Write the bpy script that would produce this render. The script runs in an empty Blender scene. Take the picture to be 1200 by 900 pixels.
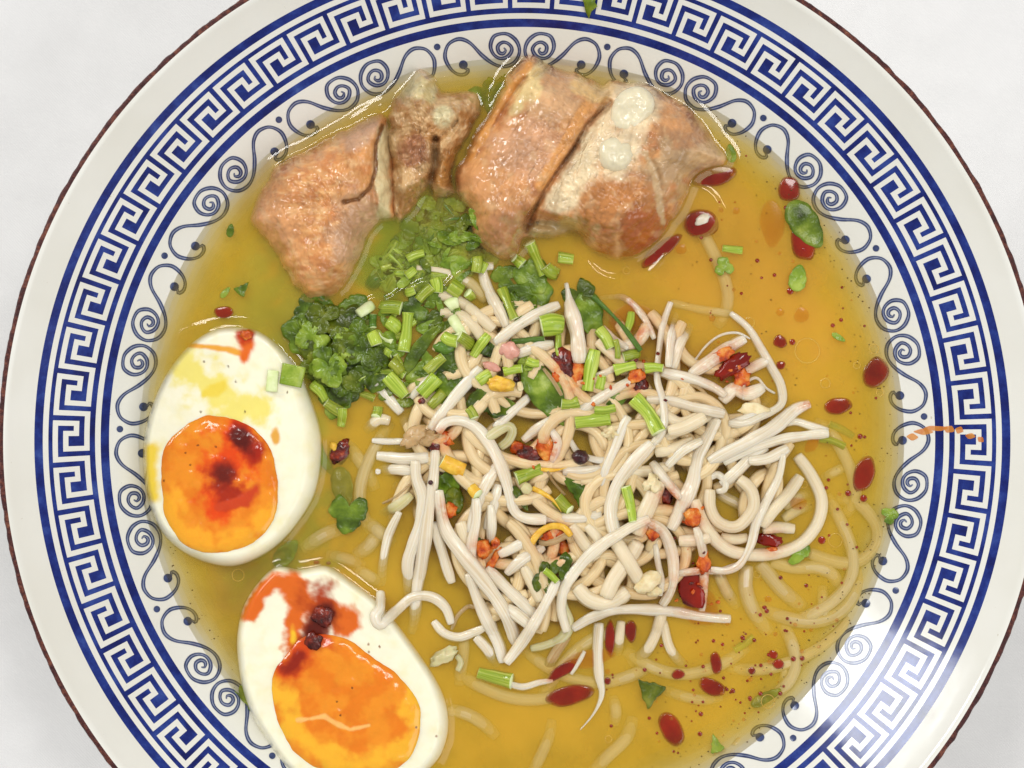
import bpy, math, random
import numpy as np
from mathutils import noise, Vector
random.seed(7); rng = np.random.RandomState(7)
C = bpy.context.scene.collection
R = math.radians

# ------------------------------------------------------------------ camera, world, lights, exposure
ZR = 7.5                      # rim height above the table, all lengths below in centimetres
CAMH = ZR + 45.0
cam_d = bpy.data.cameras.new('camera'); cam = bpy.data.objects.new('camera', cam_d); C.objects.link(cam)
cam.location = (0, 0, CAMH / 100); cam_d.sensor_width = 36; cam_d.lens = 36 * 45 / 20.52
cam_d.clip_start = 0.01; cam_d.clip_end = 20
bpy.context.scene.camera = cam
w = bpy.data.worlds.new('World'); bpy.context.scene.world = w; w.use_nodes = True
w.node_tree.nodes['Background'].inputs[0].default_value = (1.0, 0.99, 0.97, 1)
w.node_tree.nodes['Background'].inputs[1].default_value = 0.53
def area(name, loc, size, power, color=(1, 1, 1), size_y=None, target=(0, 0, 0.055)):
    d = bpy.data.lights.new(name, 'AREA'); d.energy = power; d.color = color; d.size = size
    if size_y: d.shape = 'RECTANGLE'; d.size_y = size_y
    o = bpy.data.objects.new(name, d); C.objects.link(o); o.location = loc
    o.rotation_euler = (Vector(target) - Vector(loc)).to_track_quat('-Z', 'Y').to_euler()
    return o
area('ceiling_lamp', (-0.27, 0.42, 1.12), 0.22, 3.4, (1.0, 0.985, 0.95))
area('added_sparkle_lamp', (0.24, 0.30, 1.15), 0.2, 2.4, (1.0, 0.985, 0.95))  # unseen extra lamp overhead, added for more sparkle on the wet food
area('window_light', (-0.79, 0.52, 0.42), 0.26, 4.6, (0.96, 0.985, 1.0), 0.22)
area('soft_fill', (0.9, -0.5, 1.0), 0.9, 7.5, (0.99, 1.0, 1.0))
vs = bpy.context.scene.view_settings
vs.view_transform = 'Standard'; vs.look = 'None'; vs.gamma = 1; vs.exposure = -0.08; vs.use_curve_mapping = False
bpy.context.scene.cycles.transparent_max_bounces = 32
bpy.context.scene.cycles.max_bounces = 8

# ------------------------------------------------------------------ geometry helpers
def scale_at(z): return 58.48 * 45 / (CAMH - z)
def U(px, py, z):
    s = scale_at(z); return ((px - 600) / s, -(py - 450) / s)
def UV(P, z):
    P = np.asarray(P, float); s = 58.48 * 45 / (CAMH - np.asarray(z, float))
    return np.stack([(P[..., 0] - 600) / s, -(P[..., 1] - 450) / s], -1)
BX, BY = U(612.3, 518.0, ZR)
SOUP = 5.38
PROF = [(0, 2.9), (2, 2.92), (3.4, 3.0), (4.6, 3.25), (5.6, 3.65), (6.6, 4.24), (7.5, 4.94), (9.9, 6.98), (10.22, 7.31), (10.36, 7.47), (10.44, 7.5)]
def zwall(r): return np.interp(r, [p[0] for p in PROF], [p[1] for p in PROF])
def onwall(px, py, lift=0.0):
    z = 6.0
    for _ in range(8):
        x, y = U(px, py, z); z = float(zwall(math.hypot(x - BX, y - BY)))
    return (x, y, z + lift)

def hexc(h):
    h = h.lstrip('#'); v = [int(h[i:i + 2], 16) / 255 for i in (0, 2, 4)]
    return tuple((c / 12.92 if c <= 0.04045 else ((c + 0.055) / 1.055) ** 2.4) for c in v)

def link(name, verts, faces, mats, parent=None, midx=None, col=None, uv=None, smooth=True, origin=None, attr=None):
    """verts in centimetres, world; the object gets its origin at its base centre"""
    v = np.asarray(verts, float)
    if origin is None:
        origin = (v[:, 0].mean(), v[:, 1].mean(), v[:, 2].min())
    org = np.array(origin, float)
    me = bpy.data.meshes.new(name)
    me.from_pydata(((v - org) * 0.01).tolist(), [], [tuple(int(i) for i in f) for f in faces])
    for m in (mats if isinstance(mats, (list, tuple)) else [mats]): me.materials.append(m)
    if midx is not None: me.polygons.foreach_set('material_index', np.asarray(midx, dtype=np.int32))
    if smooth: me.polygons.foreach_set('use_smooth', np.ones(len(me.polygons), dtype=bool))
    if col is not None:
        a = me.color_attributes.new('Col', 'FLOAT_COLOR', 'POINT')
        cc = np.ones((len(v), 4)); cc[:, :col.shape[1]] = col
        a.data.foreach_set('color', cc.ravel())
    if attr is not None:
        for k, val in attr.items():
            a = me.attributes.new(k, 'FLOAT', 'POINT'); a.data.foreach_set('value', np.asarray(val, float))
    if uv is not None:
        a = me.attributes.new('suv', 'FLOAT_VECTOR', 'POINT')
        u3 = np.zeros((len(v), 3)); u3[:, :2] = uv; a.data.foreach_set('vector', u3.ravel())
    me.update()
    o = bpy.data.objects.new(name, me); C.objects.link(o)
    if parent is not None:
        o.parent = parent; org = org * 0.01 - np.array(parent.location)
        o.location = org
    else: o.location = org * 0.01
    return o
def tag(o, label, cat, group=None, kind=None):
    if label: o['label'] = label
    if cat: o['category'] = cat
    if group: o['group'] = group
    if kind: o['kind'] = kind
    return o
def empty(name, loc, label, cat, group=None):
    o = bpy.data.objects.new(name, None); C.objects.link(o); o.empty_display_size = 0.01
    o.location = (loc[0] * .01, loc[1] * .01, loc[2] * .01)
    return tag(o, label, cat, group)
def smoothstep(a, b, x):
    t = np.clip((np.asarray(x, float) - a) / (b - a), 0, 1); return t * t * (3 - 2 * t)
def spline(P, step, closed=False):
    P = np.asarray(P, float); n = len(P); out = []
    rngk = range(n) if closed else range(n - 1)
    for k in rngk:
        if closed: p0, p1, p2, p3 = P[(k - 1) % n], P[k], P[(k + 1) % n], P[(k + 2) % n]
        else: p0, p1, p2, p3 = P[max(k - 1, 0)], P[k], P[k + 1], P[min(k + 2, n - 1)]
        m = max(2, int(np.linalg.norm(p2 - p1) / (step * .34)))
        for i in range(m):
            t = i / m
            out.append(.5 * ((2 * p1) + (-p0 + p2) * t + (2 * p0 - 5 * p1 + 4 * p2 - p3) * t * t + (-p0 + 3 * p1 - 3 * p2 + p3) * t ** 3))
    if not closed: out.append(P[-1])
    out = np.array(out)
    if closed: out = np.vstack([out, out[:1]])
    d = np.r_[0, np.cumsum(np.linalg.norm(np.diff(out, axis=0), axis=1))]
    m = max(3, int(round(d[-1] / step)) + 1)
    s = np.linspace(0, d[-1], m)
    q = np.stack([np.interp(s, d, out[:, i]) for i in range(out.shape[1])], 1)
    return q[:-1] if closed else q
def fbm(x, y, z=0.0, sc=1.0, oct=4):
    a, f, s = 1.0, sc, 0.0
    for _ in range(oct):
        s += a * noise.noise(Vector((x * f, y * f, z * f + 3.1))); a *= .5; f *= 2.03
    return s
_PT = np.random.RandomState(3).permutation(512); _PT = np.r_[_PT, _PT]
_GA = np.random.RandomState(4).rand(512) * 2 * np.pi; _GX, _GY = np.cos(_GA), np.sin(_GA)
def pnoise(x, y):
    xi, yi = np.floor(x).astype(int), np.floor(y).astype(int); xf, yf = x - xi, y - yi
    def g(ix, iy, dx, dy):
        h = _PT[(_PT[ix & 511] + iy) & 511]; return _GX[h] * dx + _GY[h] * dy
    u, v = xf ** 3 * (xf * (xf * 6 - 15) + 10), yf ** 3 * (yf * (yf * 6 - 15) + 10)
    a = g(xi, yi, xf, yf) * (1 - u) + g(xi + 1, yi, xf - 1, yf) * u
    b = g(xi, yi + 1, xf, yf - 1) * (1 - u) + g(xi + 1, yi + 1, xf - 1, yf - 1) * u
    return 1.4 * (a * (1 - v) + b * v)
def fbmv(X, Y, sc=1.0, oct=4):
    a, f, s = 1.0, sc, 0.0
    for o in range(oct):
        s = s + a * pnoise(np.asarray(X, float) * f + 17.3 * o, np.asarray(Y, float) * f + 9.1 * o); a *= .5; f *= 2.03
    return s
def gblur1(a, sig):
    k = int(3 * sig) + 1; t = np.arange(-k, k + 1); g = np.exp(-t * t / (2 * sig * sig)); g /= g.sum()
    return np.convolve(np.pad(a, k, mode='edge'), g, 'valid')
def gblur2(A, sig):
    k = int(3 * sig) + 1; t = np.arange(-k, k + 1); g = np.exp(-t * t / (2 * sig * sig)); g /= g.sum()
    B = np.pad(A, ((k, k), (0, 0)), mode='edge'); out = sum(g[i] * B[i:i + A.shape[0]] for i in range(2 * k + 1))
    B = np.pad(out, ((0, 0), (k, k)), mode='edge'); return sum(g[i] * B[:, i:i + A.shape[1]] for i in range(2 * k + 1))

# ------------------------------------------------------------------ materials
class NT:
    def __init__(s, name):
        s.m = bpy.data.materials.new(name); s.m.use_nodes = True; s.t = s.m.node_tree; s.N = s.t.nodes; s.L = s.t.links
        s.b = s.N['Principled BSDF']; s.out = s.N['Material Output']
    def n(s, typ, **kw):
        nd = s.N.new(typ)
        for k, v in kw.items():
            if k.startswith('_'): setattr(nd, k[1:], v)
            else: nd.inputs[k.replace('__', ' ')].default_value = v
        return nd
    def l(s, a, b): s.L.new(a, b)
    def pos(s): return s.n('ShaderNodeNewGeometry').outputs['Position']
    def noise(s, scale_cm, detail=4, vec=None, rough=.55, dist=0.0):
        nd = s.n('ShaderNodeTexNoise', Scale=scale_cm * 100.0, Detail=detail, Roughness=rough, Distortion=dist)
        s.l(vec if vec is not None else s.pos(), nd.inputs['Vector']); return nd.outputs['Fac']
    def ramp(s, fac, stops):
        r = s.n('ShaderNodeValToRGB'); e = r.color_ramp.elements
        while len(e) > 1: e.remove(e[-1])
        e[0].position = stops[0][0]; c = stops[0][1]; e[0].color = (*c, 1) if not np.isscalar(c) else (c, c, c, 1)
        for p, c in stops[1:]:
            x = e.new(p); x.color = (*c, 1) if not np.isscalar(c) else (c, c, c, 1)
        s.l(fac, r.inputs[0]); return r.outputs[0]
    def mix(s, fac, a, b, mode='MIX'):
        m = s.n('ShaderNodeMix', _data_type='RGBA', _blend_type=mode)
        if np.isscalar(fac): m.inputs[0].default_value = fac
        else: s.l(fac, m.inputs[0])
        for k, v in ((6, a), (7, b)):
            if isinstance(v, tuple): m.inputs[k].default_value = (*v[:3], 1)
            else: s.l(v, m.inputs[k])
        return m.outputs[2]
    def bump(s, h, dist_cm, strength=1.0, normal=None):
        b = s.n('ShaderNodeBump', Strength=strength, Distance=dist_cm * .01); s.l(h, b.inputs['Height'])
        if normal is not None: s.l(normal, b.inputs['Normal'])
        return b.outputs[0]
    def attr(s, name, out='Color'):
        a = s.n('ShaderNodeAttribute'); a.attribute_name = name; return a.outputs[out]
    def fin(s, color=None, rough=.4, normal=None, sss=0, sssr=(1, .6, .4), sss_cm=.15, coat=0, spec=.3, ior=1.45):
        b = s.b
        if isinstance(color, tuple): b.inputs['Base Color'].default_value = (*color, 1)
        elif color is not None: s.l(color, b.inputs['Base Color'])
        if np.isscalar(rough): b.inputs['Roughness'].default_value = rough
        else: s.l(rough, b.inputs['Roughness'])
        if normal is not None: s.l(normal, b.inputs['Normal'])
        b.inputs['Subsurface Weight'].default_value = sss
        b.inputs['Subsurface Radius'].default_value = sssr
        b.inputs['Subsurface Scale'].default_value = sss_cm * .01
        b.inputs['Coat Weight'].default_value = coat; b.inputs['Coat Roughness'].default_value = .06; b.inputs['Coat IOR'].default_value = 1.33
        b.inputs['Specular IOR Level'].default_value = spec; b.inputs['IOR'].default_value = ior
        return s.m

def m_glaze():
    t = NT('cream_glaze')
    n1 = t.noise(.35, 3); c = t.ramp(n1, [(.3, hexc('#dedcd2')), (.7, hexc('#e6e5de'))])
    n2 = t.noise(9, 2); sp = t.ramp(n2, [(.0, 0), (.76, 0), (.80, 1)])
    c = t.mix(sp, c, hexc('#c2bba8'))
    return t.fin(c, t.ramp(t.noise(2, 3), [(.3, .10), (.8, .2)]), t.bump(t.noise(1.2, 2), .012, .6), coat=.3)
def m_blue():
    t = NT('cobalt_blue_glaze')
    n1 = t.noise(1.6, 5, rough=.7); c = t.ramp(n1, [(.25, hexc('#070f48')), (.42, hexc('#0e1d66')), (.55, hexc('#1b2f7c')), (.68, hexc('#2f4690')), (.8, hexc('#4d66a2'))])
    return t.fin(c, .13, t.bump(t.noise(1.2, 2), .012, .6), coat=.3)
def m_brown():
    t = NT('rust_brown_rim')
    c = t.ramp(t.noise(7, 5, rough=.7), [(.3, hexc('#2c1416')), (.5, hexc('#4a2220')), (.64, hexc('#74402f')), (.78, hexc('#a47250'))])
    return t.fin(c, .5, t.bump(t.noise(14, 3), .04, 1))
def m_table():
    t = NT('pale_grey_tabletop')
    geo = t.pos(); n = t.noise(1.1, 4)
    c = t.ramp(n, [(.3, hexc('#dbdada')), (.7, hexc('#e0dfdf'))])
    wv = t.n('ShaderNodeTexWave', Scale=900.0, Distortion=2.0, Detail=2); wv.bands_direction = 'DIAGONAL'; t.l(geo, wv.inputs['Vector'])
    return t.fin(c, .75, t.bump(wv.outputs['Fac'], .008, .35), spec=.2)
GLAZE, BLUE, BROWN, TABLE = m_glaze(), m_blue(), m_brown(), m_table()
def m_scroll(name, a, b):
    t = NT(name); return t.fin(t.ramp(t.noise(5, 4, rough=.7), [(.3, hexc(a)), (.7, hexc(b))]), .15, coat=.2)
SCD, SCL = m_scroll('slate_blue_line_edge', '#263158', '#4c5880'), m_scroll('pale_blue_line_core', '#6a7492', '#989eae')

def m_vcol(name, rough=.3, n_sc=6, n_amt=.25, bsc=8, bd=.02, sss=.25, coat=.4, sssr=(1, .5, .25), sss_cm=.12, rvar=None, spec=.3, stretch=None):
    t = NT(name); c = t.attr('Col')
    vec = None
    if stretch:
        mp = t.n('ShaderNodeMapping'); mp.inputs['Rotation'].default_value = (0, 0, stretch[0]); mp.inputs['Scale'].default_value = (stretch[1], 1, 1); t.l(t.pos(), mp.inputs[0]); vec = mp.outputs[0]
    n = t.ramp(t.noise(n_sc, 5, vec, rough=.65), [(.25, 1 - n_amt), (.5, 1.0), (.75, 1.0 + n_amt * .4)])
    c = t.mix(1.0, c, n, 'MULTIPLY')
    r = rough if rvar is None else t.ramp(t.noise(rvar, 4), [(.35, rough * .5), (.65, min(1, rough * 1.9))])
    return t.fin(c, r, t.bump(t.noise(bsc * .3, 3), bd * 2.2, 1, t.bump(t.noise(bsc, 2.5, vec, rough=.45), bd, 1)), sss=sss, sssr=sssr, sss_cm=sss_cm, coat=coat, spec=spec)
def m_plain(name, stops, sc=4, rough=.35, bsc=8, bd=.01, sss=0, coat=0, sssr=(1, .6, .4), sss_cm=.1, fibre=False, var=.0, stain=False):
    t = NT(name); vec = None
    if fibre:
        mp = t.n('ShaderNodeMapping'); mp.inputs['Scale'].default_value = (2.2, .25, 1); t.l(t.attr('suv', 'Vector'), mp.inputs[0])
        ob = t.n('ShaderNodeObjectInfo'); ad = t.n('ShaderNodeVectorMath', _operation='ADD'); t.l(mp.outputs[0], ad.inputs[0])
        cx = t.n('ShaderNodeCombineXYZ'); mu = t.n('ShaderNodeMath', _operation='MULTIPLY'); t.l(ob.outputs['Random'], mu.inputs[0]); mu.inputs[1].default_value = 50
        t.l(mu.outputs[0], cx.inputs[0]); t.l(mu.outputs[0], cx.inputs[2]); t.l(cx.outputs[0], ad.inputs[1])
        vec = ad.outputs[0]
    def nn(s):
        if vec is not None:
            nd = t.n('ShaderNodeTexNoise', Scale=s, Detail=4, Roughness=.6); t.l(vec, nd.inputs['Vector']); return nd.outputs['Fac']
        return t.noise(s, 4)
    c = t.ramp(nn(sc), [(p, hexc(h)) for p, h in stops])
    if var:
        ob = t.n('ShaderNodeObjectInfo'); rr = t.ramp(ob.outputs['Random'], [(0, (1 - var, 1 - var * 1.3, 1 - var * 1.8)), (.6, (1., 1., 1.)), (1, (1.0, .985, .95))])
        c = t.mix(1.0, c, rr, 'MULTIPLY')
    if stain:
        sm = t.n('ShaderNodeMath', _operation='MULTIPLY'); t.l(t.attr('stain', 'Fac'), sm.inputs[0]); t.l(t.ramp(t.noise(3.5, 5, rough=.7), [(.38, .12), (.58, 1.0)]), sm.inputs[1])
        c = t.mix(sm.outputs[0], c, t.ramp(t.noise(6, 3), [(.35, hexc('#c04a0c')), (.65, hexc('#e08a34'))]))
    return t.fin(c, rough, t.bump(nn(bsc), bd, 1), sss=sss, sssr=sssr, sss_cm=sss_cm, coat=coat)
NOOD = m_plain('wheat_noodle', [(.3, '#e3d0a8'), (.7, '#f0e3c8')], 2, .28, 5, .008, sss=.35, sssr=(1, .8, .5), coat=.3, fibre=True, var=.08, stain=True)
SPRT = m_plain('white_sprout', [(.25, '#d8c39c'), (.42, '#e9dabf'), (.6, '#f3e9d6'), (.78, '#fcf8ee')], 2.2, .22, 2.6, .013, sss=.45, sssr=(1, .8, .55), sss_cm=.2, coat=1.0, fibre=True, var=.07, stain=True)
SPRG = m_plain('greenish_sprout', [(.3, '#d9d08c'), (.7, '#f0e8c4')], 1.5, .25, 3.5, .02, sss=.3, coat=.5, fibre=True, var=.05)
HUSK = m_plain('tan_husk', [(.3, '#c99b62'), (.7, '#e6cfa0')], 2, .25, 4, .03, sss=.3, coat=.5, fibre=True, var=.05)
STEM = m_plain('light_green_stem', [(.28, '#75901f'), (.45, '#9fb838'), (.6, '#bccc55'), (.78, '#dfe4a0')], 1.8, .22, 3, .014, sss=.35, sssr=(.8, 1, .3), coat=.8, fibre=True, var=.32)
STEMD = m_plain('dark_green_stem', [(.3, '#3e6420'), (.7, '#6b9034')], 2.5, .25, 4, .02, sss=.2, sssr=(.6, 1, .3), coat=.5, fibre=True, var=.15)
CUT = m_plain('pale_cut_end', [(.3, '#cfdc96'), (.7, '#e6ecc0')], 6, .3, 8, .01)
LEAF = m_plain('dark_green_leaf', [(.28, '#2e3c0a'), (.45, '#506818'), (.6, '#728a26'), (.78, '#a8b656')], 2.2, .24, 3, .05, sss=0, coat=.25, var=.38)
LEAFL = m_plain('mid_green_leaf', [(.28, '#54701a'), (.5, '#7c962a'), (.75, '#b2c254')], 2.2, .24, 3, .05, sss=0, coat=.25, var=.38)
CHILI = m_plain('red_orange_chili', [(.3, '#7c1c06'), (.42, '#b8430c'), (.55, '#d4691c'), (.7, '#e09a48')], 5, .3, 10, .05, sss=0, coat=.3)
CHILID = m_plain('dark_red_chili', [(.3, '#2c0805'), (.5, '#5e1408'), (.65, '#8e2a0c'), (.8, '#c05a20')], 6, .2, 9, .05, coat=.8)
OIL = m_plain('red_chili_oil', [(.3, '#6a0e05'), (.7, '#951d08')], 1.5, .1, 3, .003, coat=.6)
OILO = m_plain('orange_chili_oil', [(.3, '#b4600f'), (.7, '#c67a1c')], 2, .12, 1, .0)
NUT = m_plain('beige_crumb', [(.3, '#d9bf88'), (.7, '#f0e2ba')], 6, .3, 10, .03, sss=.3, coat=.4)
YEL = m_plain('yellow_bit', [(.3, '#d89a1c'), (.7, '#efc850')], 5, .25, 9, .03, sss=.3, coat=.5)
HAM = m_plain('pink_bit', [(.3, '#c98a78'), (.7, '#e0aa98')], 6, .25, 9, .02, sss=.3, coat=.5)
BLACK = m_plain('dark_peppercorn', [(.3, '#200a0c'), (.7, '#4a1c20')], 6, .18, 10, .03, coat=.7)
def see_through(m, k):
    t = m.node_tree; o = t.nodes['Material Output']; b = t.nodes['Principled BSDF']; x = t.nodes.new('ShaderNodeMixShader'); tr = t.nodes.new('ShaderNodeBsdfTransparent')
    at = t.nodes.new('ShaderNodeAttribute'); at.attribute_name = 'fade'; ad = t.nodes.new('ShaderNodeMath'); ad.operation = 'ADD'; ad.use_clamp = True; ad.inputs[1].default_value = k
    t.links.new(at.outputs['Fac'], ad.inputs[0]); t.links.new(ad.outputs[0], x.inputs[0]); t.links.new(b.outputs[0], x.inputs[1]); t.links.new(tr.outputs[0], x.inputs[2]); t.links.new(x.outputs[0], o.inputs[0])
see_through(OIL, .06); see_through(OILO, .62)
OILRING = m_plain('oil_rim_highlight', [(.3, '#d9b04a'), (.7, '#e2c064')], 3, .08, 2, .0, coat=.8)

see_through(OILRING, .5)
see_through(SPRT, .09); see_through(NOOD, .07); see_through(SPRG, .25); see_through(HUSK, .35)
# ------------------------------------------------------------------ table
tb = 60.0
o = link('tabletop', [(-tb, -tb, 2), (tb, -tb, 2), (tb, tb, 2), (-tb, tb, 2), (-tb, -tb, 0), (tb, -tb, 0), (tb, tb, 0), (-tb, tb, 0)],
         [(0, 1, 2, 3), (7, 6, 5, 4), (0, 4, 5, 1), (1, 5, 6, 2), (2, 6, 7, 3), (3, 7, 4, 0)], TABLE, smooth=False, origin=(0, 0, 0)); o['kind'] = 'structure'

# ------------------------------------------------------------------ bowl
bowl = empty('noodle_bowl', (BX, BY, 2), 'large cream noodle bowl printed with a blue Greek key border', 'bowl')
def warp(u_deg, c): return u_deg + 2.95 * math.cos(R(u_deg)) + c
NM = 62; KEYC = -0.55
# (t, row) cells that are white; row 0 = inner
WH = {0: range(0, 7), 1: [0], 2: [0, 2, 3, 4, 5, 6], 3: [0, 2, 6], 4: [0, 2, 3, 4, 6], 5: [0, 4, 6], 6: [0, 4, 6], 7: [0, 1, 2, 3, 4, 6], 8: [6]}
def rho2r(rho):
    r = 8.0
    for _ in range(20): r = rho / scale_at(float(zwall(r)))
    return r
rows_r = [rho2r(507 + 43.5 * k / 7) for k in range(8)]
ringdef = []   # (r, z, kind of the strip that ends here)
for r in (0.01, 1, 2, 2.8, 3.4, 4, 4.6, 5.1, 5.6, 6.1, 6.6, 7.0, 7.5, 7.8, 8.1, 8.35): ringdef.append((r, float(zwall(r)), 'w'))
def addr(rho, kind):
    r = rho2r(rho); ringdef.append((r, float(zwall(r)), kind))
addr(484, 'w'); addr(489, 'b'); addr(494, 'b'); addr(500.5, 'w'); addr(507, 'k')
for k in range(1, 8): ringdef.append((rows_r[k], float(zwall(rows_r[k])), 'c%d' % (k - 1)))
addr(555.5, 'k'); addr(562, 'w'); addr(567, 'o'); addr(572, 'o')
for r in (9.98, 10.1, 10.22, 10.3, 10.36, 10.41): ringdef.append((r, float(zwall(r)), 'w'))
ringdef += [(10.468, 7.5, 'r'), (10.49, 7.485, 'r'), (10.515, 7.45, 'r'), (10.52, 7.40, 'r'), (10.505, 7.33, 'r')]
ringdef += [(10.46, 7.2, 'x'), (10.2, 6.85, 'x'), (9.6, 6.2, 'x'), (8.4, 5.05, 'x'), (7.0, 4.0, 'x'), (5.6, 3.2, 'x'), (4.8, 2.9, 'x'), (4.5, 2.75, 'x'), (4.4, 2.6, 'x'), (4.35, 2.05, 'x'), (4.2, 2.0, 'x'), (3.9, 2.05, 'x'), (3.8, 2.5, 'x'), (0.01, 2.55, 'x')]
cols = NM * 9 * 2
ang = []
for m in range(NM):
    for t in range(9):
        for h in range(2):
            u = (m + (t - .5 + h * .5) / 9.0 * 1.0) * 360.0 / NM
            ang.append(R(warp(u, KEYC)))
ang = np.array(ang)
# a little hand-made unevenness of the brown edge
jag = np.array([fbm(math.cos(a) * 10.5, math.sin(a) * 10.5, 0, 3.2, 3) for a in ang]) * .022
V = []
for (r, z, k) in ringdef:
    rr = r + (jag if k == 'r' and r > 10.48 else 0)
    V.append(np.stack([BX + rr * np.cos(ang), BY + rr * np.sin(ang), np.full(cols, z)], 1))
V = np.vstack(V)
groups = {'w': [], 'k': [], 'b': [], 'o': [], 'r': []}
for i in range(1, len(ringdef)):
    kind = ringdef[i][2]
    for j in range(cols):
        t = (j // 2) % 9; a = (i - 1) * cols + j; b = (i - 1) * cols + (j + 1) % cols
        f = (a, b, b + cols, a + cols)
        if kind in ('w', 'x'): g = 'w'
        elif kind[0] == 'c': g = 'w' if int(kind[1]) in WH[t] else 'k'
        else: g = kind
        groups[g].append(f)
def sub(faces):
    F = np.array(faces); u, inv = np.unique(F.ravel(), return_inverse=True); return V[u], inv.reshape(F.shape)
for g, nm, mt in (('w', 'bowl_body', GLAZE), ('k', 'greek_key_border', BLUE), ('b', 'inner_blue_band', BLUE), ('o', 'outer_blue_band', BLUE), ('r', 'brown_rim', BROWN)):
    vv, ff = sub(groups[g]); link(nm, vv, ff, mt, bowl, origin=(BX, BY, 2))
# scroll print
half = [(543, 80), (549, 82), (545, 87), (536, 87), (527, 80), (521, 67), (524, 54), (532, 47.5), (541, 46), (552, 51), (566, 65), (580, 75), (593, 78), (605, 73), (611, 61), (608, 49), (599, 41), (590, 39.5), (580, 43), (576, 54), (580, 64), (588, 68.5), (597, 66), (602, 58), (598, 51.5), (591, 49.5), (585, 54), (586, 61), (591, 63), (594.5, 59), (592, 56)]
def to_ur(p, base):
    dx, dy = p[0] - 612.0, 516.0 - p[1]; return (math.degrees(math.atan2(dy, dx)) - base, math.hypot(dx, dy))
hu = [to_ur(p, 102.3) for p in spline(half, 2.0)]
dot_th = [102.2, 127.2, 152.7, 178.4, 204.8, 231.6, 258.6, 285.4, 312.3, 338.1, 363.4, 388.5, 413.2, 437.8, 462.2]
def polar_wall(th, rho, lift):
    r = rho2r(rho) if False else None
    px = 612.0 + rho * math.cos(R(th)); py = 516.0 - rho * math.sin(R(th))
    return onwall(px, py, lift)
def scroll(path, name, width=4.3):
    P = np.array(path); n = len(P); T = np.gradient(P, axis=0); T /= np.linalg.norm(T, axis=1)[:, None] + 1e-9
    Nn = np.stack([-T[:, 1], T[:, 0]], 1); vs, fs, mi = [], [], []
    offs = (-.5, -.12, .12, .5)
    for i in range(n):
        ww = width * (1.0 + .12 * math.sin(i * .35)) * min(1, .35 + i / 6, .35 + (n - 1 - i) / 6)
        for k in offs:
            q = P[i] + Nn[i] * ww * k; vs.append(onwall(q[0], q[1], .010))
    for i in range(n - 1):
        for k in range(3):
            a = i * 4 + k; fs.append((a, a + 4, a + 5, a + 1)); mi.append(1 if k == 1 else 0)
    return vs, fs, mi
for k in range(14):
    th0, th1 = dot_th[k], dot_th[k + 1]; sp = (th1 - th0); f = sp / 25.2
    vs_, fs_, mi_ = [], [], []
    # forward half runs towards smaller angles from dot th1 and its mirror from dot th0
    for (b, sgn) in ((th1, 1), (th0, -1)):
        pth = [(612 + rho * math.cos(R(b + sgn * du * f)), 516 - rho * math.sin(R(b + sgn * du * f))) for du, rho in hu]
        a, bb, c = scroll(pth, 'scroll'); n0 = len(vs_)
        vs_ += a; fs_ += [tuple(i + n0 for i in q) for q in bb]; mi_ += c
        # the ball at the hook's inner end
        cu, cr = to_ur((543, 76), 102.3); n0 = len(vs_); cx = 612 + cr * math.cos(R(b + sgn * cu * f)); cy = 516 - cr * math.sin(R(b + sgn * cu * f))
        vs_.append(onwall(cx, cy, .022))
        for i in range(16): vs_.append(onwall(cx + 5.2 * math.cos(i * math.pi / 8), cy + 5.2 * math.sin(i * math.pi / 8), .014))
        fs_ += [(n0, n0 + 1 + i, n0 + 1 + (i + 1) % 16) for i in range(16)]; mi_ += [0] * 16
    link('scroll_print', vs_, fs_, [SCD, SCL], bowl, midx=mi_)
    cx, cy = 612 + 471.5 * math.cos(R(th0)), 516 - 471.5 * math.sin(R(th0))
    vs_ = [onwall(cx, cy, .018)] + [onwall(cx + 3.9 * math.cos(i * math.pi / 8), cy + 3.9 * math.sin(i * math.pi / 8), .012) for i in range(16)]
    link('blue_dot', vs_, [(0, 1 + i, 1 + (i + 1) % 16) for i in range(16)], SCD, bowl)

# ------------------------------------------------------------------ height field of everything that lies in the soup
GS = .05; G0 = -10.5; GN = 421
H = np.full((GN, GN), SOUP - .30)          # H[iy, ix]
FOOT = np.zeros((GN, GN))
def gi(x, y): return np.clip(((np.asarray(x) - G0) / GS).round().astype(int), 0, GN - 1), np.clip(((np.asarray(y) - G0) / GS).round().astype(int), 0, GN - 1)
def Hs(x, y):
    ix, iy = gi(x, y); return H[iy, ix]
def bil(A_, x, y):
    fx = np.clip((x - G0) / GS, 0, GN - 1.001); fy = np.clip((y - G0) / GS, 0, GN - 1.001); i = fx.astype(int); j = fy.astype(int); u = fx - i; v = fy - j
    return (A_[j, i] * (1 - u) + A_[j, i + 1] * u) * (1 - v) + (A_[j + 1, i] * (1 - u) + A_[j + 1, i + 1] * u) * v
def stamp(x, y, z, r, drop=.75):
    k = int(r / GS) + 1; cx, cy = (x - G0) / GS, (y - G0) / GS; ix, iy = int(round(cx)), int(round(cy))
    if ix - k < 0 or iy - k < 0 or ix + k + 1 > GN or iy + k + 1 > GN: return
    yy, xx = np.mgrid[iy - k:iy + k + 1, ix - k:ix + k + 1]; d2 = ((xx - cx) ** 2 + (yy - cy) ** 2) * GS * GS
    m = d2 < r * r; v = z + np.sqrt(np.maximum(r * r - d2, 0)) * drop
    W = H[iy - k:iy + k + 1, ix - k:ix + k + 1]; W[m] = np.maximum(W[m], v[m])

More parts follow.
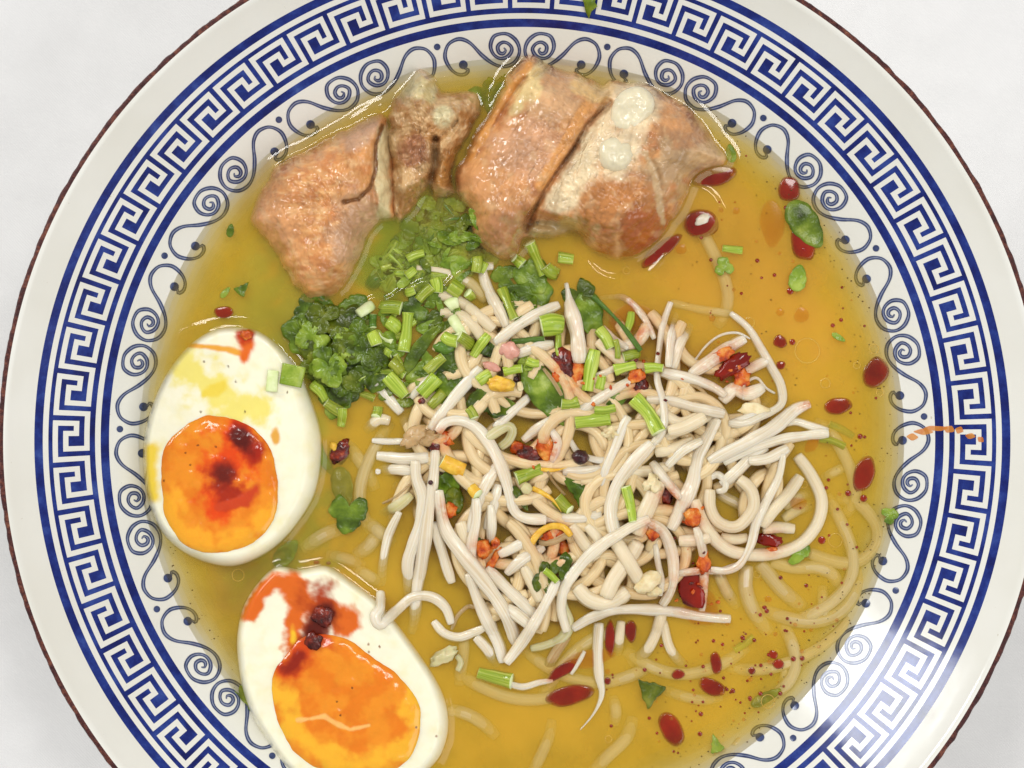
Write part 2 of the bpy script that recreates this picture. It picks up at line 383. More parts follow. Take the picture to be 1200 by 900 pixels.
# ------------------------------------------------------------------ solid pieces with a traced outline (meat, eggs)
def seg_dist(P, poly):
    A = poly; B = np.roll(poly, -1, axis=0); best = np.full(len(P), 1e9)
    for a, b in zip(A, B):
        ab = b - a; t = np.clip(((P - a) @ ab) / (ab @ ab + 1e-9), 0, 1); d = np.linalg.norm(P - (a + t[:, None] * ab), axis=1); best = np.minimum(best, d)
    return best
def line_dist(P, line):
    best = np.full(len(P), 1e9); line = np.asarray(line, float)
    for a, b in zip(line[:-1], line[1:]):
        ab = b - a; t = np.clip(((P - a) @ ab) / (ab @ ab + 1e-9), 0, 1); best = np.minimum(best, np.linalg.norm(P - (a + t[:, None] * ab), axis=1))
    return best
def ell(P, c, rx, ry, rot=0):
    d = P - np.array(c); ca, sa = math.cos(R(rot)), math.sin(R(rot)); x = d[:, 0] * ca + d[:, 1] * sa; y = -d[:, 0] * sa + d[:, 1] * ca
    return np.sqrt((x / rx) ** 2 + (y / ry) ** 2)
def solid(name, outline, center, zf, colf, mat, parent, rings=80, step=2.6, zbot=None, jit=0.0, foot=True):
    """outline in photo pixels -> closed solid; zf(P, d_px) gives the top height, colf(P, z) pigment"""
    O = spline(outline, step, True); n = len(O); c = np.array(center, float)
    if jit: O = O + (O - c) / np.linalg.norm(O - c, axis=1)[:, None] * np.array([fbm(p[0], p[1], 0, .06, 3) for p in O])[:, None] * jit
    s = np.r_[0.0, 1 - (1 - np.linspace(0, 1, rings)[1:]) ** 1.35]
    P = np.vstack([c + si * (O - c) for si in s[1:]]); P = np.vstack([c[None], P])
    d = seg_dist(P, O); d[-n:] = 0
    z = zf(P, d); col = colf(P, z)
    XY = UV(P, z); XYZ = np.c_[XY, z]
    F = [(0, 1 + i, 1 + (i + 1) % n) for i in range(n)]
    for k in range(len(s) - 2):
        a0 = 1 + k * n
        for i in range(n): F.append((a0 + i, a0 + n + i, a0 + n + (i + 1) % n, a0 + (i + 1) % n))
    F = [f if len(f) == 4 else f for f in F]
    zb = z[-n:].min() - .5 if zbot is None else zbot
    base = len(XYZ); ring = XYZ[-n:]; cc = XYZ[0]
    low = ring.copy(); low[:, :2] = cc[:2] + (ring[:, :2] - cc[:2]) * .9; low[:, 2] = (ring[:, 2] + zb) / 2
    low2 = ring.copy(); low2[:, :2] = cc[:2] + (ring[:, :2] - cc[:2]) * .62; low2[:, 2] = zb
    XYZ = np.vstack([XYZ, low, low2, [[cc[0], cc[1], zb - .05]]])
    for (a0, b0) in ((base - n, base), (base, base + n)):
        for i in range(n): F.append((a0 + i, b0 + i, b0 + (i + 1) % n, a0 + (i + 1) % n))
    e = len(XYZ) - 1
    for i in range(n): F.append((base + n + (i + 1) % n, base + n + i, e))
    F = [tuple(reversed(f)) for f in F]
    col = np.vstack([col, col[-n:], col[-n:], col[:1]])
    ob = link(name, XYZ, F, mat, parent, col=col)
    if foot:
        ix, iy = gi(XYZ[:base, 0], XYZ[:base, 1]); np.maximum.at(H, (iy, ix), XYZ[:base, 2])
        m = XYZ[:base, 2] > SOUP - .12; FOOT[iy[m], ix[m]] = 1
    return ob
def ridges(P, ang, sc=.05, w=.07, st=3.2):
    ca, sa = math.cos(R(ang)), math.sin(R(ang)); u = (P[:, 0] * ca + P[:, 1] * sa) / st; v = -P[:, 0] * sa + P[:, 1] * ca
    n = fbmv(u, v, sc=sc, oct=3); n2 = fbmv(u + 91, v - 37, sc=sc * 2.1, oct=3)
    return np.exp(-(n / w) ** 2) * .6 + np.exp(-(n2 / w) ** 2) * .4
def meaty(col, P, ang):
    k = ridges(P, ang)[:, None]; m = fbmv(P[:, 0], P[:, 1], sc=.035, oct=4)[:, None]; w = smoothstep(.2, .7, fbmv(P[:, 0] + 50, P[:, 1], sc=.06, oct=3))[:, None]
    col = col * (1 - .17 * k) * (1 + .20 * m); return col * (1 - .3 * w) + np.array(hexc('#dcb488'))[None] * .3 * w
def paint(col, P, f, c, nz=0.0, soft=.35):
    """f: distance-like value, 1 on the border"""
    if nz: f = f + nz * fbmv(P[:, 0], P[:, 1], sc=.045, oct=4)
    k = 1 - smoothstep(1 - soft, 1 + soft, f); return col * (1 - k[:, None]) + np.array(hexc(c))[None] * k[:, None]
def crop(ox, oy, s): return lambda pts: [(ox + x / s, oy + y / s) for x, y in pts]

MEAT = m_vcol('braised_pork', .17, 4, .14, 6, .016, sss=.06, coat=1.0, sssr=(1, .6, .4), rvar=3, stretch=(.6, .3))
FATM = m_vcol('pork_cartilage', .2, 5, .08, 6, .02, sss=.4, coat=.6, sssr=(1, .9, .6))
EGGW = m_vcol('egg_white', .22, 3, .03, 5, .006, sss=.35, coat=.35, sssr=(1, .9, .7), sss_cm=.2)
YOLK = m_vcol('jammy_yolk', .16, 3, .08, 5, .01, sss=.3, coat=.6, sssr=(1, .4, .1), sss_cm=.2)

TM = np.array([1.16, 1.24, 1.22])
def dome(d, w, p=2.0): return (1 - (1 - np.clip(d / w, 0, 1)) ** p) ** (1 / p)
# --- left pork
c1 = crop(280, 60, 3)
left = empty('pork_piece', (*U(395, 210, SOUP), SOUP - 1.2), 'braised pork chunk at the upper left with a knobbly fatty end', 'meat', 'braised pork pieces')
out = c1([(38, 575), (80, 480), (130, 400), (200, 360), (350, 280), (470, 225), (505, 215), (530, 250), (545, 330), (550, 400), (565, 500), (560, 590), (500, 612), (455, 670), (415, 760), (370, 835), (310, 870), (240, 865), (190, 820), (140, 740), (110, 690), (65, 640)])
def zf(P, d):
    b = SOUP - .45 + 1.55 * dome(d, 62, 2.3)
    b += .10 * fbmv(P[:, 0], P[:, 1], sc=.022, oct=5) + .035 * fbmv(P[:, 0], P[:, 1], sc=.13, oct=3)
    cr = line_dist(P, c1([(505, 260), (480, 330), (480, 420), (460, 480), (420, 520), (370, 530)])) + 1.5 * fbmv(P[:, 0], P[:, 1], sc=.1, oct=2)
    b -= .11 * np.exp(-(cr / 2.8) ** 2)
    cr = line_dist(P, c1([(470, 480), (480, 560), (500, 600)])); b -= .12 * np.exp(-(cr / 3.5) ** 2)
    b -= .035 * ridges(P, 65)
    b -= .25 * smoothstep(-20, 60, (P[:, 0] - 430) + (P[:, 1] - 200) * .3)
    return b
def cf(P, z):
    n = fbmv(P[:, 0], P[:, 1], sc=.05, oct=5); n2 = fbmv(P[:, 0], P[:, 1] * 3, sc=.06, oct=4)
    a, b = np.array(hexc('#c98a55')), np.array(hexc('#ba7645')); k = smoothstep(-.4, .5, n)[:, None]; col = a * (1 - k) + b * k
    k = (.55 * smoothstep(.1, .6, n2))[:, None]; col = col * (1 - k) + np.array(hexc('#dba974')) * k
    col = paint(col, P, ell(P, c1([(420, 620)])[0], 32, 48, 20), '#b98a68', .4)
    col = paint(col, P, ell(P, c1([(110, 600)])[0], 28, 38, -30), '#c88a5a', .4)
    col = paint(col, P, ell(P, c1([(430, 280)])[0], 26, 18, -20), '#c09070', .4)
    cr = line_dist(P, c1([(510, 290), (500, 420), (510, 560)])) / 9; col = paint(col, P, cr, '#c9b288', .6)
    cr = line_dist(P, c1([(505, 260), (480, 330), (480, 420), (460, 480), (420, 520), (370, 530)])) / 2.5; col = paint(col, P, cr, '#7a4e2c', .5)
    return meaty(col, P, 65) * TM
solid('lean_meat', out, c1([(320, 560)])[0], zf, cf, MEAT, left, jit=3)
out = c1([(520, 260), (535, 190), (560, 150), (590, 90), (640, 63), (690, 82), (702, 128), (760, 140), (835, 140), (857, 190), (850, 235), (820, 285), (780, 360), (752, 430), (762, 505), (700, 522), (650, 505), (630, 540), (590, 590), (560, 602), (535, 560), (520, 480), (530, 400), (505, 320)])
def zf(P, d):
    b = SOUP - .42 + 1.25 * dome(d, 38, 2.0) + .16 * fbmv(P[:, 0], P[:, 1], sc=.045, oct=5) + .05 * fbmv(P[:, 0], P[:, 1], sc=.17, oct=3)
    cr = line_dist(P, c1([(690, 310), (690, 400), (670, 470), (665, 530)])); b -= .5 * np.exp(-(cr / 4.2) ** 2)
    cr = line_dist(P, c1([(540, 280), (600, 270), (660, 290), (700, 310), (760, 250)])); b -= .14 * np.exp(-(cr / 3.5) ** 2)
    b -= .05 * ridges(P, 75)
    b += .22 * np.exp(-(ell(P, c1([(715, 232)])[0], 12, 10)) ** 2) + .2 * np.exp(-(ell(P, c1([(620, 150)])[0], 16, 20)) ** 2)
    return b
def cf(P, z):
    n = fbmv(P[:, 0], P[:, 1], sc=.06, oct=5)
    a, b = np.array(hexc('#c49c70')), np.array(hexc('#a87648')); k = smoothstep(-.35, .45, n)[:, None]; col = a * (1 - k) + b * k
    col = paint(col, P, ell(P, c1([(610, 340)])[0], 20, 18, 20), '#a06a4a', .5)
    col = paint(col, P, ell(P, c1([(600, 520)])[0], 12, 20, 20), '#a87644', .5)
    col = paint(col, P, ell(P, c1([(740, 420)])[0], 14, 30, 20), '#a9743e', .5)
    col = paint(col, P, ell(P, c1([(715, 230)])[0], 13, 11, 0), '#d9c69c', .4)
    col = paint(col, P, ell(P, c1([(640, 120)])[0], 22, 18, 0), '#c6b083', .6)
    return meaty(col, P, 75) * TM
solid('fatty_meat', out, c1([(650, 290)])[0], zf, cf, MEAT, left, jit=4)
# --- right pork
c2 = crop(520, 50, 10 / 3)
right = empty('pork_piece', (*U(690, 190, SOUP), SOUP - 1.2), 'big braised pork chunk at the top with two pale cartilage discs', 'meat', 'braised pork pieces')
out = c2([(345, 45), (430, 90), (530, 120), (615, 158), (650, 138), (720, 150), (800, 155), (850, 190), (960, 245), (1030, 320), (1085, 390), (1122, 450), (1100, 490), (1000, 515), (960, 590), (905, 690), (850, 770), (760, 840), (660, 855), (570, 815), (500, 765), (400, 775), (320, 770), (290, 830), (230, 852), (160, 820), (112, 750), (95, 660), (50, 590), (42, 500), (80, 435), (120, 340), (170, 270), (215, 185), (275, 90)])
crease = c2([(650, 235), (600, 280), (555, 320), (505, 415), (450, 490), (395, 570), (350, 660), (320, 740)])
def zf(P, d):
    b = SOUP - .45 + 1.75 * dome(d, 70, 2.4)
    b += .10 * fbmv(P[:, 0], P[:, 1], sc=.02, oct=5) + .035 * fbmv(P[:, 0], P[:, 1], sc=.12, oct=4)
    cr = line_dist(P, crease); side = smoothstep(-3, 3, (P[:, 0] - 520 - 500 / 3.333) * .85 + (P[:, 1] - 50 - 415 / 3.333) * .55)
    b -= .20 * np.exp(-(cr / 3.5) ** 2) + .22 * side * np.exp(-(cr / 26) ** 2)
    sk = line_dist(P, c2([(335, 60), (270, 150), (200, 260), (130, 380), (90, 440)])); b += .12 * np.exp(-(sk / 6) ** 2)
    b -= .16 * np.exp(-(line_dist(P, c2([(400, 95), (300, 160), (240, 260), (200, 330)])) / 4) ** 2)
    b += .22 * np.exp(-(ell(P, c2([(180, 640)])[0], 30, 30)) ** 2)
    b -= .35 * smoothstep(0, 60, (P[:, 1] - 245)) * smoothstep(620, 680, P[:, 0])
    b -= .3 * smoothstep(770, 850, P[:, 0]) + .04 * ridges(P, -60)
    b -= .25 * np.exp(-(line_dist(P, c2([(800, 440), (840, 560), (860, 700)])) / 7) ** 2) * .5
    b -= .4 * np.exp(-(line_dist(P, c2([(330, 690), (480, 720), (520, 760)])) / 9) ** 2)
    return b
def cf(P, z):
    n = fbmv(P[:, 0], P[:, 1], sc=.05, oct=5); n2 = fbmv(P[:, 0], P[:, 1], sc=.09, oct=4)
    a, b = np.array(hexc('#c58a58')), np.array(hexc('#ae6f45')); k = smoothstep(-.4, .5, n)[:, None]; col = a * (1 - k) + b * k
    col = paint(col, P, ell(P, c2([(420, 230)])[0], 36, 34, -30), '#c09068', .5)
    col = paint(col, P, ell(P, c2([(330, 420)])[0], 52, 34, -15), '#bf8a66', .5)
    col = paint(col, P, ell(P, c2([(330, 180)])[0], 12, 34, 30), '#d3b27c', .6)
    col = paint(col, P, ell(P, c2([(180, 560)])[0], 40, 26, 20), '#c08455', .6)
    col = paint(col, P, ell(P, c2([(250, 760)])[0], 46, 22, 0), '#a8714a', .6)
    col = paint(col, P, ell(P, c2([(920, 350)])[0], 46, 34, 35), '#a4744f', .6)
    col = paint(col, P, ell(P, c2([(900, 290)])[0], 24, 16, 30), '#c98c5a', .7)
    col = paint(col, P, ell(P, c2([(880, 520)])[0], 34, 38, 10), '#a98460', .7)
    col = paint(col, P, ell(P, c2([(1050, 440)])[0], 22, 16, 10), '#c29a72', .6)
    col = paint(col, P, ell(P, c2([(680, 640)])[0], 55, 30, -15), '#b0713f', .6)
    col = paint(col, P, ell(P, c2([(780, 760)])[0], 48, 30, -25), '#9c5226', .7)
    col = paint(col, P, ell(P, c2([(430, 730)])[0], 40, 14, 5), '#a08258', .6)
    col = paint(col, P, line_dist(P, c2([(790, 430), (830, 540), (855, 700)])) / 4, '#bd9a74', .9)
    col = paint(col, P, line_dist(P, c2([(335, 60), (270, 150), (200, 260), (130, 380), (90, 440)])) / 8, '#c68546', .3)
    fat = line_dist(P, c2([(640, 290), (580, 400), (520, 520), (450, 620)])) / 16; col = paint(col, P, fat, '#d9bd98', .5)
    col = paint(col, P, line_dist(P, c2([(560, 250), (510, 330), (430, 480), (380, 560)])) / 7, '#c9894e', .4)
    col = paint(col, P, line_dist(P, c2([(530, 170), (620, 210), (650, 180)])) / 10, '#cba06a', .5)
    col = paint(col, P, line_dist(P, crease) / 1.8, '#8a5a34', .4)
    for c, rx, ry, rt in (((735, 260), 30, 36, 30), ((672, 432), 26, 27, 0)): col = paint(col, P, ell(P, c2([c])[0], rx, ry, rt), '#d8bb98', .3)
    return meaty(col, P, -60) * TM
solid('pork_body', out, c2([(540, 430)])[0], zf, cf, MEAT, right, rings=110, jit=3)
def disc(name, cpx, rx, ry, rot, zc, col, mat, parent, hgt=.16, label=None):
    pts = []
    for i in range(20):
        a = i * math.pi / 10; x, y = rx * math.cos(a), ry * math.sin(a); x *= 1 + .06 * math.sin(3 * a + rx); y *= 1 + .05 * math.cos(2 * a)
        pts.append((cpx[0] + x * math.cos(R(rot)) - y * math.sin(R(rot)), cpx[1] + x * math.sin(R(rot)) + y * math.cos(R(rot))))
    n0 = np.array(hexc(col))
    ob = solid(name, pts, cpx, lambda P, d: zc - .12 + (hgt + .12) * dome(d, 14, 2.2) + .03 * fbmv(P[:, 0], P[:, 1], sc=.05, oct=3), lambda P, z: np.tile(n0, (len(P), 1)) * (1 + .08 * fbmv(P[:, 0], P[:, 1], sc=.06, oct=4))[:, None], mat, parent, rings=24)
    if label: ob['label'] = label
    return ob
hz = lambda p: float(np.max(Hs(*np.array([U(p[0] + dx, p[1] + dy, 6.4) for dx in (-6, 0, 6) for dy in (-6, 0, 6)]).T)))
p = c2([(736, 266)])[0]; disc('cartilage', p, 23, 32, 32, hz(p) - .02, '#e0d5b6', FATM, right, .11, 'larger oval cream cartilage disc')
p = c2([(672, 436)])[0]; disc('cartilage', p, 21, 22, 0, hz(p) - .02, '#dacfb0', FATM, right, .10, 'smaller round cream cartilage disc')

# ------------------------------------------------------------------ eggs
def chain(P, pts, w0, w1=None):
    w1 = w1 or w0; best = np.full(len(P), 1e9); n = len(pts) - 1
    for i in range(n):
        ww = w0 + (w1 - w0) * (i + .5) / n; best = np.minimum(best, line_dist(P, [pts[i], pts[i + 1]]) / ww)
    return best
def egg(label, c, outline, center, yolk, ycen, zt, rfun, wf, yf):
    e = empty('egg_half', (*U(*c([center])[0], SOUP), SOUP - 1.6), label, 'egg', 'halved boiled eggs')
    def zw(P, d): return SOUP - .42 + (zt + .42) * dome(d, rfun(P), 2.6) + .012 * fbmv(P[:, 0], P[:, 1], sc=.03, oct=3)
    def wc(P, z):
        col = np.tile(np.array(hexc('#f1ecd2')), (len(P), 1)); n = fbmv(P[:, 0], P[:, 1], sc=.02, oct=4)
        col = col * (1 + .035 * n)[:, None]; col = paint(col, P, np.full(len(P), 1.6), '#ebe2b4', .9, .9); return wf(col, P)
    solid('egg_white', c(outline), c([center])[0], zw, wc, EGGW, e, rings=90, step=2.4, zbot=SOUP - 1.5)
    zt2 = SOUP + zt
    def zy(P, d): return zt2 - .06 + .15 * dome(d, 22, 2.2) + (.016 * fbmv(P[:, 0], P[:, 1], sc=.05, oct=3)) * smoothstep(0, 14, d)
    def yc(P, z):
        n = fbmv(P[:, 0], P[:, 1], sc=.035, oct=4); a, b = np.array(hexc('#e88e20')), np.array(hexc('#e27c16')); k = smoothstep(-.4, .4, n)[:, None]
        return yf(a * (1 - k) + b * k, P)
    solid('yolk', c(yolk), c([ycen])[0], zy, yc, YOLK, e, rings=80, step=2.4, zbot=zt2 - .3, jit=1.2)
    return e
ce = crop(150, 360, 2.8125)
def wf(col, P):
    col = paint(col, P, chain(P, ce([(180, 180), (260, 260), (330, 320), (420, 330)]), 20), '#ebdc78', .9, .6)
    col = paint(col, P, chain(P, ce([(75, 480), (75, 620)]), 9), '#eacb45', .5, .6)
    col = paint(col, P, chain(P, ce([(250, 290), (310, 260)]), 5), '#e9d050', .8, .6)
    col = paint(col, P, chain(P, ce([(200, 125), (260, 130), (330, 140), (375, 155)]), 2.2, 4), '#e8a53c', .4, .5)
    col = paint(col, P, chain(P, ce([(390, 100), (400, 130), (380, 165)]), 10, 5), '#e06a1c', .5, .4)
    col = paint(col, P, ell(P, ce([(395, 95)])[0], 11, 9), '#b82e0c', .6, .5)
    col = paint(col, P, ell(P, ce([(487, 425)])[0], 5, 9), '#e0a648', .5, .4)
    for q in ((385, 345), (330, 195), (355, 245), (525, 280), (240, 345), (250, 180)): col = paint(col, P, ell(P, ce([q])[0], 1.2, 1.2), '#6a5230', 0, .4)
    return col
def yf(col, P):
    col = paint(col, P, chain(P, ce([(130, 640), (180, 740), (280, 790), (390, 760), (470, 690)]), 14), '#f0a628', .9, .6)
    col = paint(col, P, chain(P, ce([(370, 430), (330, 520), (320, 600), (300, 650)]), 26, 20), '#e0480a', .8, .6)
    col = paint(col, P, chain(P, ce([(380, 430), (410, 460)]), 17, 14), '#a32208', .7, .6)
    col = paint(col, P, ell(P, ce([(378, 440)])[0], 14, 13), '#5c1208', .6, .5)
    col = paint(col, P, chain(P, ce([(315, 560), (330, 610)]), 20, 15), '#a82a0c', .6, .5)
    col = paint(col, P, ell(P, ce([(318, 562)])[0], 13, 12), '#6a1a0e', .5, .6)
    col = paint(col, P, chain(P, ce([(300, 660), (380, 640), (420, 600)]), 4, 7), '#c8421a', .5, .5)
    for q in ((118, 572), (190, 480), (230, 455), (290, 460), (205, 520)): col = paint(col, P, ell(P, ce([q])[0], 1.2, 1.2), '#6a3010', 0, .4)
    return col
rf1 = lambda P: 9 + 20 * smoothstep(300, 372, P[:, 0]) * smoothstep(380, 470, P[:, 1]) + 8 * smoothstep(600, 660, P[:, 1])
egg('upper boiled egg half, its yolk marked by two dark red chili spots', ce, [(340, 65), (420, 75), (490, 120), (560, 200), (600, 290), (635, 400), (640, 500), (620, 610), (570, 700), (500, 780), (420, 832), (340, 855), (250, 840), (170, 800), (110, 740), (70, 650), (52, 560), (50, 450), (70, 350), (110, 250), (160, 170), (220, 110), (280, 75)], (340, 470),
    [(290, 355), (380, 375), (440, 420), (480, 480), (497, 580), (490, 680), (450, 750), (380, 795), (300, 812), (220, 800), (160, 760), (120, 690), (108, 600), (108, 500), (130, 440), (190, 385), (240, 360)], (300, 590), .55, rf1, wf, yf)
cg = crop(260, 650, 3.6)
def wf(col, P):
    col = paint(col, P, chain(P, cg([(115, 240), (160, 165), (230, 115), (300, 135), (370, 200), (440, 230), (520, 290)]), 9, 18), '#d9681c', .6, .4)
    col = paint(col, P, chain(P, cg([(320, 250), (300, 330), (320, 420)]), 12, 14), '#d9681c', .7, .4)
    col = paint(col, P, chain(P, cg([(410, 190), (420, 260), (390, 340), (330, 430)]), 20, 12), '#a83a10', .7, .6)
    col = paint(col, P, chain(P, cg([(430, 250), (390, 350)]), 13, 13), '#5c1608', .5, .6)
    col = paint(col, P, ell(P, cg([(300, 335)])[0], 4, 10), '#f0c030', .6, .5)
    for q in ((618, 378), (905, 767), (665, 388), (620, 410)): col = paint(col, P, ell(P, cg([q])[0], 1.3, 1.3), '#8a5a30', 0, .4)
    return col
def yf(col, P):
    col = paint(col, P, chain(P, cg([(240, 560), (290, 720), (390, 830), (560, 900), (760, 840), (820, 720), (800, 600)]), 12), '#f0b02c', 1.0, .7)
    col = paint(col, P, chain(P, cg([(400, 350), (330, 420), (280, 490)]), 18, 12), '#cc4408', .7, .6)
    col = paint(col, P, chain(P, cg([(330, 430), (285, 480)]), 9, 7), '#8e2008', .7, .6)
    col = paint(col, P, chain(P, cg([(320, 700), (430, 685), (540, 740), (620, 720)]), 2.2), '#f2b868', .9, .5)
    for q in ((820, 728), (550, 562), (485, 620), (500, 678)): col = paint(col, P, ell(P, cg([q])[0], 1.2, 1.2), '#5a2a10', 0, .4)
    return col
rf2 = lambda P: 11 + 8 * smoothstep(480, 530, P[:, 0]) * smoothstep(780, 830, P[:, 1])
egg('lower boiled egg half with orange chili oil smeared across its top', cg, [(230, 50), (330, 60), (430, 45), (490, 70), (560, 120), (640, 180), (730, 280), (820, 400), (900, 520), (945, 620), (958, 720), (940, 810), (900, 880), (800, 960), (650, 1010), (480, 1000), (350, 965), (260, 890), (190, 790), (130, 690), (85, 560), (65, 430), (65, 330), (90, 220), (150, 120)], (500, 540),
    [(480, 335), (560, 370), (640, 430), (740, 500), (810, 580), (845, 660), (830, 780), (780, 880), (650, 940), (480, 930), (370, 890), (290, 820), (230, 700), (208, 590), (215, 500), (260, 430), (330, 350), (400, 330)], (520, 640), .62, rf2, wf, yf)
FOOT_BIG = FOOT.copy()

STAINS = [(660, 432, 20, 1), (676, 446, 18, .9), (748, 450, 13, 1), (520, 514, 15, 1), (526, 598, 12, .9), (640, 528, 17, 1), (608, 526, 12, .9), (784, 582, 15, 1), (764, 622, 12, 1), (814, 606, 13, 1), (824, 665, 18, 1), (815, 690, 28, 1),
          (566, 644, 14, 1), (580, 660, 12, .8), (648, 630, 20, .9), (856, 428, 30, .9), (868, 448, 14, 1), (905, 636, 16, .8), (735, 360, 20, .8), (750, 392, 20, .8), (715, 385, 16, .7), (945, 472, 10, .9), (650, 650, 14, .6), (650, 790, 14, .9), (740, 390, 75, .28), (820, 670, 60, .3), (640, 540, 60, .16)]
def stain_at(V):
    V = np.asarray(V); sc = 58.48 * 45 / (CAMH - V[:, 2]); px, py = 600 + V[:, 0] * sc, 450 - V[:, 1] * sc; out = np.zeros(len(V))
    for x, y, r, a in STAINS: out = np.maximum(out, a * np.exp(-((px - x) ** 2 + (py - y) ** 2) / (r * r)))
    return out
# ------------------------------------------------------------------ strands: noodles and sprouts, laid down one after another over what lies below
def tube(name, XYZ, rad, mat, seg=10, flat=1.0, rough=.04, cap=None, parent=None, twist=0.0):
    n = len(XYZ); T = np.gradient(XYZ, axis=0); T /= np.linalg.norm(T, axis=1)[:, None] + 1e-9
    up = np.array([0, 0, 1.0]); S = np.cross(T, up); S /= np.linalg.norm(S, axis=1)[:, None] + 1e-9; W = np.cross(S, T)
    d = np.r_[0, np.cumsum(np.linalg.norm(np.diff(XYZ, axis=0), axis=1))]; off = rng.rand() * 40
    vs, uv = [], []
    a = np.arange(seg) * 2 * math.pi / seg
    for i in range(n):
        tw = twist * math.sin(d[i] * .9 + off)
        r = rad[i] * (1 + rough * pnoise(np.array([d[i] * 2.2 + off]), np.array([1.5]))[0] * 2)
        wob = 1 + rough * 1.2 * pnoise(np.full(seg, d[i] * 1.4 + off), np.cos(a) * 1.3 + off)
        x = np.cos(a) * wob; y = np.sin(a) * wob * flat
        if tw: x, y = x * math.cos(tw) - y * math.sin(tw), x * math.sin(tw) + y * math.cos(tw)
        vs.append(XYZ[i] + r * (x[:, None] * S[i] + y[:, None] * W[i])); uv.append(np.stack([np.cos(a) + 3, np.full(seg, d[i]) + np.sin(a) * .7], 1))
    vs = np.vstack(vs); uv = np.vstack(uv); fs = []; mi = []
    for i in range(n - 1):
        for k in range(seg): fs.append((i * seg + k, i * seg + (k + 1) % seg, (i + 1) * seg + (k + 1) % seg, (i + 1) * seg + k)); mi.append(0)
    e0, e1 = XYZ[0] - T[0] * rad[0] * (.02 if cap else .2), XYZ[-1] + T[-1] * rad[-1] * (.02 if cap else .2)
    nb = len(vs); vs = np.vstack([vs, e0, e1]); uv = np.vstack([uv, [[3, 0], [3, d[-1]]]])
    for k in range(seg):
        fs.append((nb, (k + 1) % seg, k)); mi.append(1 if cap else 0)
        fs.append((nb + 1, (n - 1) * seg + k, (n - 1) * seg + (k + 1) % seg)); mi.append(1 if cap else 0)
    return link(name, vs, fs, [mat, cap] if cap else mat, parent, midx=mi, uv=uv, attr={'stain': stain_at(vs)})
def lay(px_pts, wpx, mat, name, lab, cat, group, dip='', sub=0.0, taper='', flat=.85, seg=10, cap=None, rough=.05, press=.6, twist=0.0, lift=0.0):
    P = spline(px_pts, 3.2 if wpx > 6 else 2.4); n = len(P)
    if n < 4: P = spline(px_pts, 1.5); n = len(P)
    s = np.linspace(0, 1, n); L = n * 3.2
    r = np.full(n, wpx / 2 / 56.0)
    e = min(.45, 2.2 / n * 1.2); q0 = .97 if cap else .84; k0 = np.minimum(1, q0 + (1 - q0) * s / e); k1 = np.minimum(1, q0 + (1 - q0) * (1 - s) / e)
    r = r * k0 * k1
    if 's' in taper: r *= .35 + .65 * smoothstep(0, .45, s)
    if 'e' in taper: r *= .13 + .87 * smoothstep(0, .7, 1 - s)
    if 'm' in taper: r *= .86 + .14 * np.sin(s * math.pi)
    z = np.full(n, SOUP)
    for it in range(2):
        XY = UV(P, z); T = np.gradient(XY, axis=0); T /= np.linalg.norm(T, axis=1)[:, None] + 1e-9; Nn = np.stack([-T[:, 1], T[:, 0]], 1)
        hh = np.maximum.reduce([Hs(*(XY + Nn * (r * q)[:, None]).T) for q in (-.6, 0, .6)])
        need = hh + r * flat * press
        sg = max(1.0, min(7, n / 7)); zz = gblur1(need, sg); zz = np.maximum(zz, need - r * .35); zz = gblur1(zz, min(2.0, n / 8)) + lift
        if sub: zz = np.minimum(zz, SOUP - r * .78 - sub * .12)
        else: zz = np.maximum(zz, SOUP - .35 * r)
        m = min(.45, 40 / L)
        if 's' in dip: k = 1 - smoothstep(0, m, s); zz = zz * (1 - k) + np.minimum(zz, SOUP - .42) * k
        if 'e' in dip: k = 1 - smoothstep(0, m, 1 - s); zz = zz * (1 - k) + np.minimum(zz, SOUP - .42) * k
        z = zz
    XY = UV(P, z); XYZ = np.c_[XY, z]
    o = tube(name, XYZ, r, mat, seg, flat, rough, cap, twist=twist)
    for q, rr in zip(XYZ[::1], r): stamp(q[0], q[1], q[2], rr, flat * .8)
    tag(o, lab, cat, group); return o
GN_, GS_ = 'rice noodles in the broth', 'bean sprouts heaped on the noodles'
def ND(c, pts, lab, w=15.5, **k): return lay(c(pts), w, NOOD, 'noodle', lab, 'noodle', GN_, flat=.92, rough=.02, **k)
def SP(c, pts, lab, w=16, mat=None, **k):
    k.setdefault('taper', 'm'); k.setdefault('twist', .5); k.setdefault('rough', .09); k.setdefault('flat', .72)
    return lay(c(pts), w * .9, mat or SPRT, 'bean_sprout', lab, 'bean sprout', GS_, **k)
I1 = lambda p: p
A, B, CC, D = crop(400, 300, 3), crop(400, 600, 3), crop(800, 300, 3), crop(800, 600, 3)
K, L_, M, N, O_, P_, E_, F_, G_ = [crop(*q, 5) for q in ((420, 600), (620, 560), (760, 340), (800, 520), (400, 300), (600, 680), (560, 280), (440, 440), (660, 440))]
Q = crop(320, 360, 3)

def zone(x, y):
    v = 'near its top' if y < 440 else ('near its bottom' if y > 620 else 'at mid height'); h = 'left' if x < 560 else ('right' if x > 780 else 'centre')
    if y < 350 and x < 600: return 'just below the pork'
    if x < 600 and y < 500: return 'beside the cilantro clump' if x < 480 else 'left of the sprouts'
    return v + ', ' + h
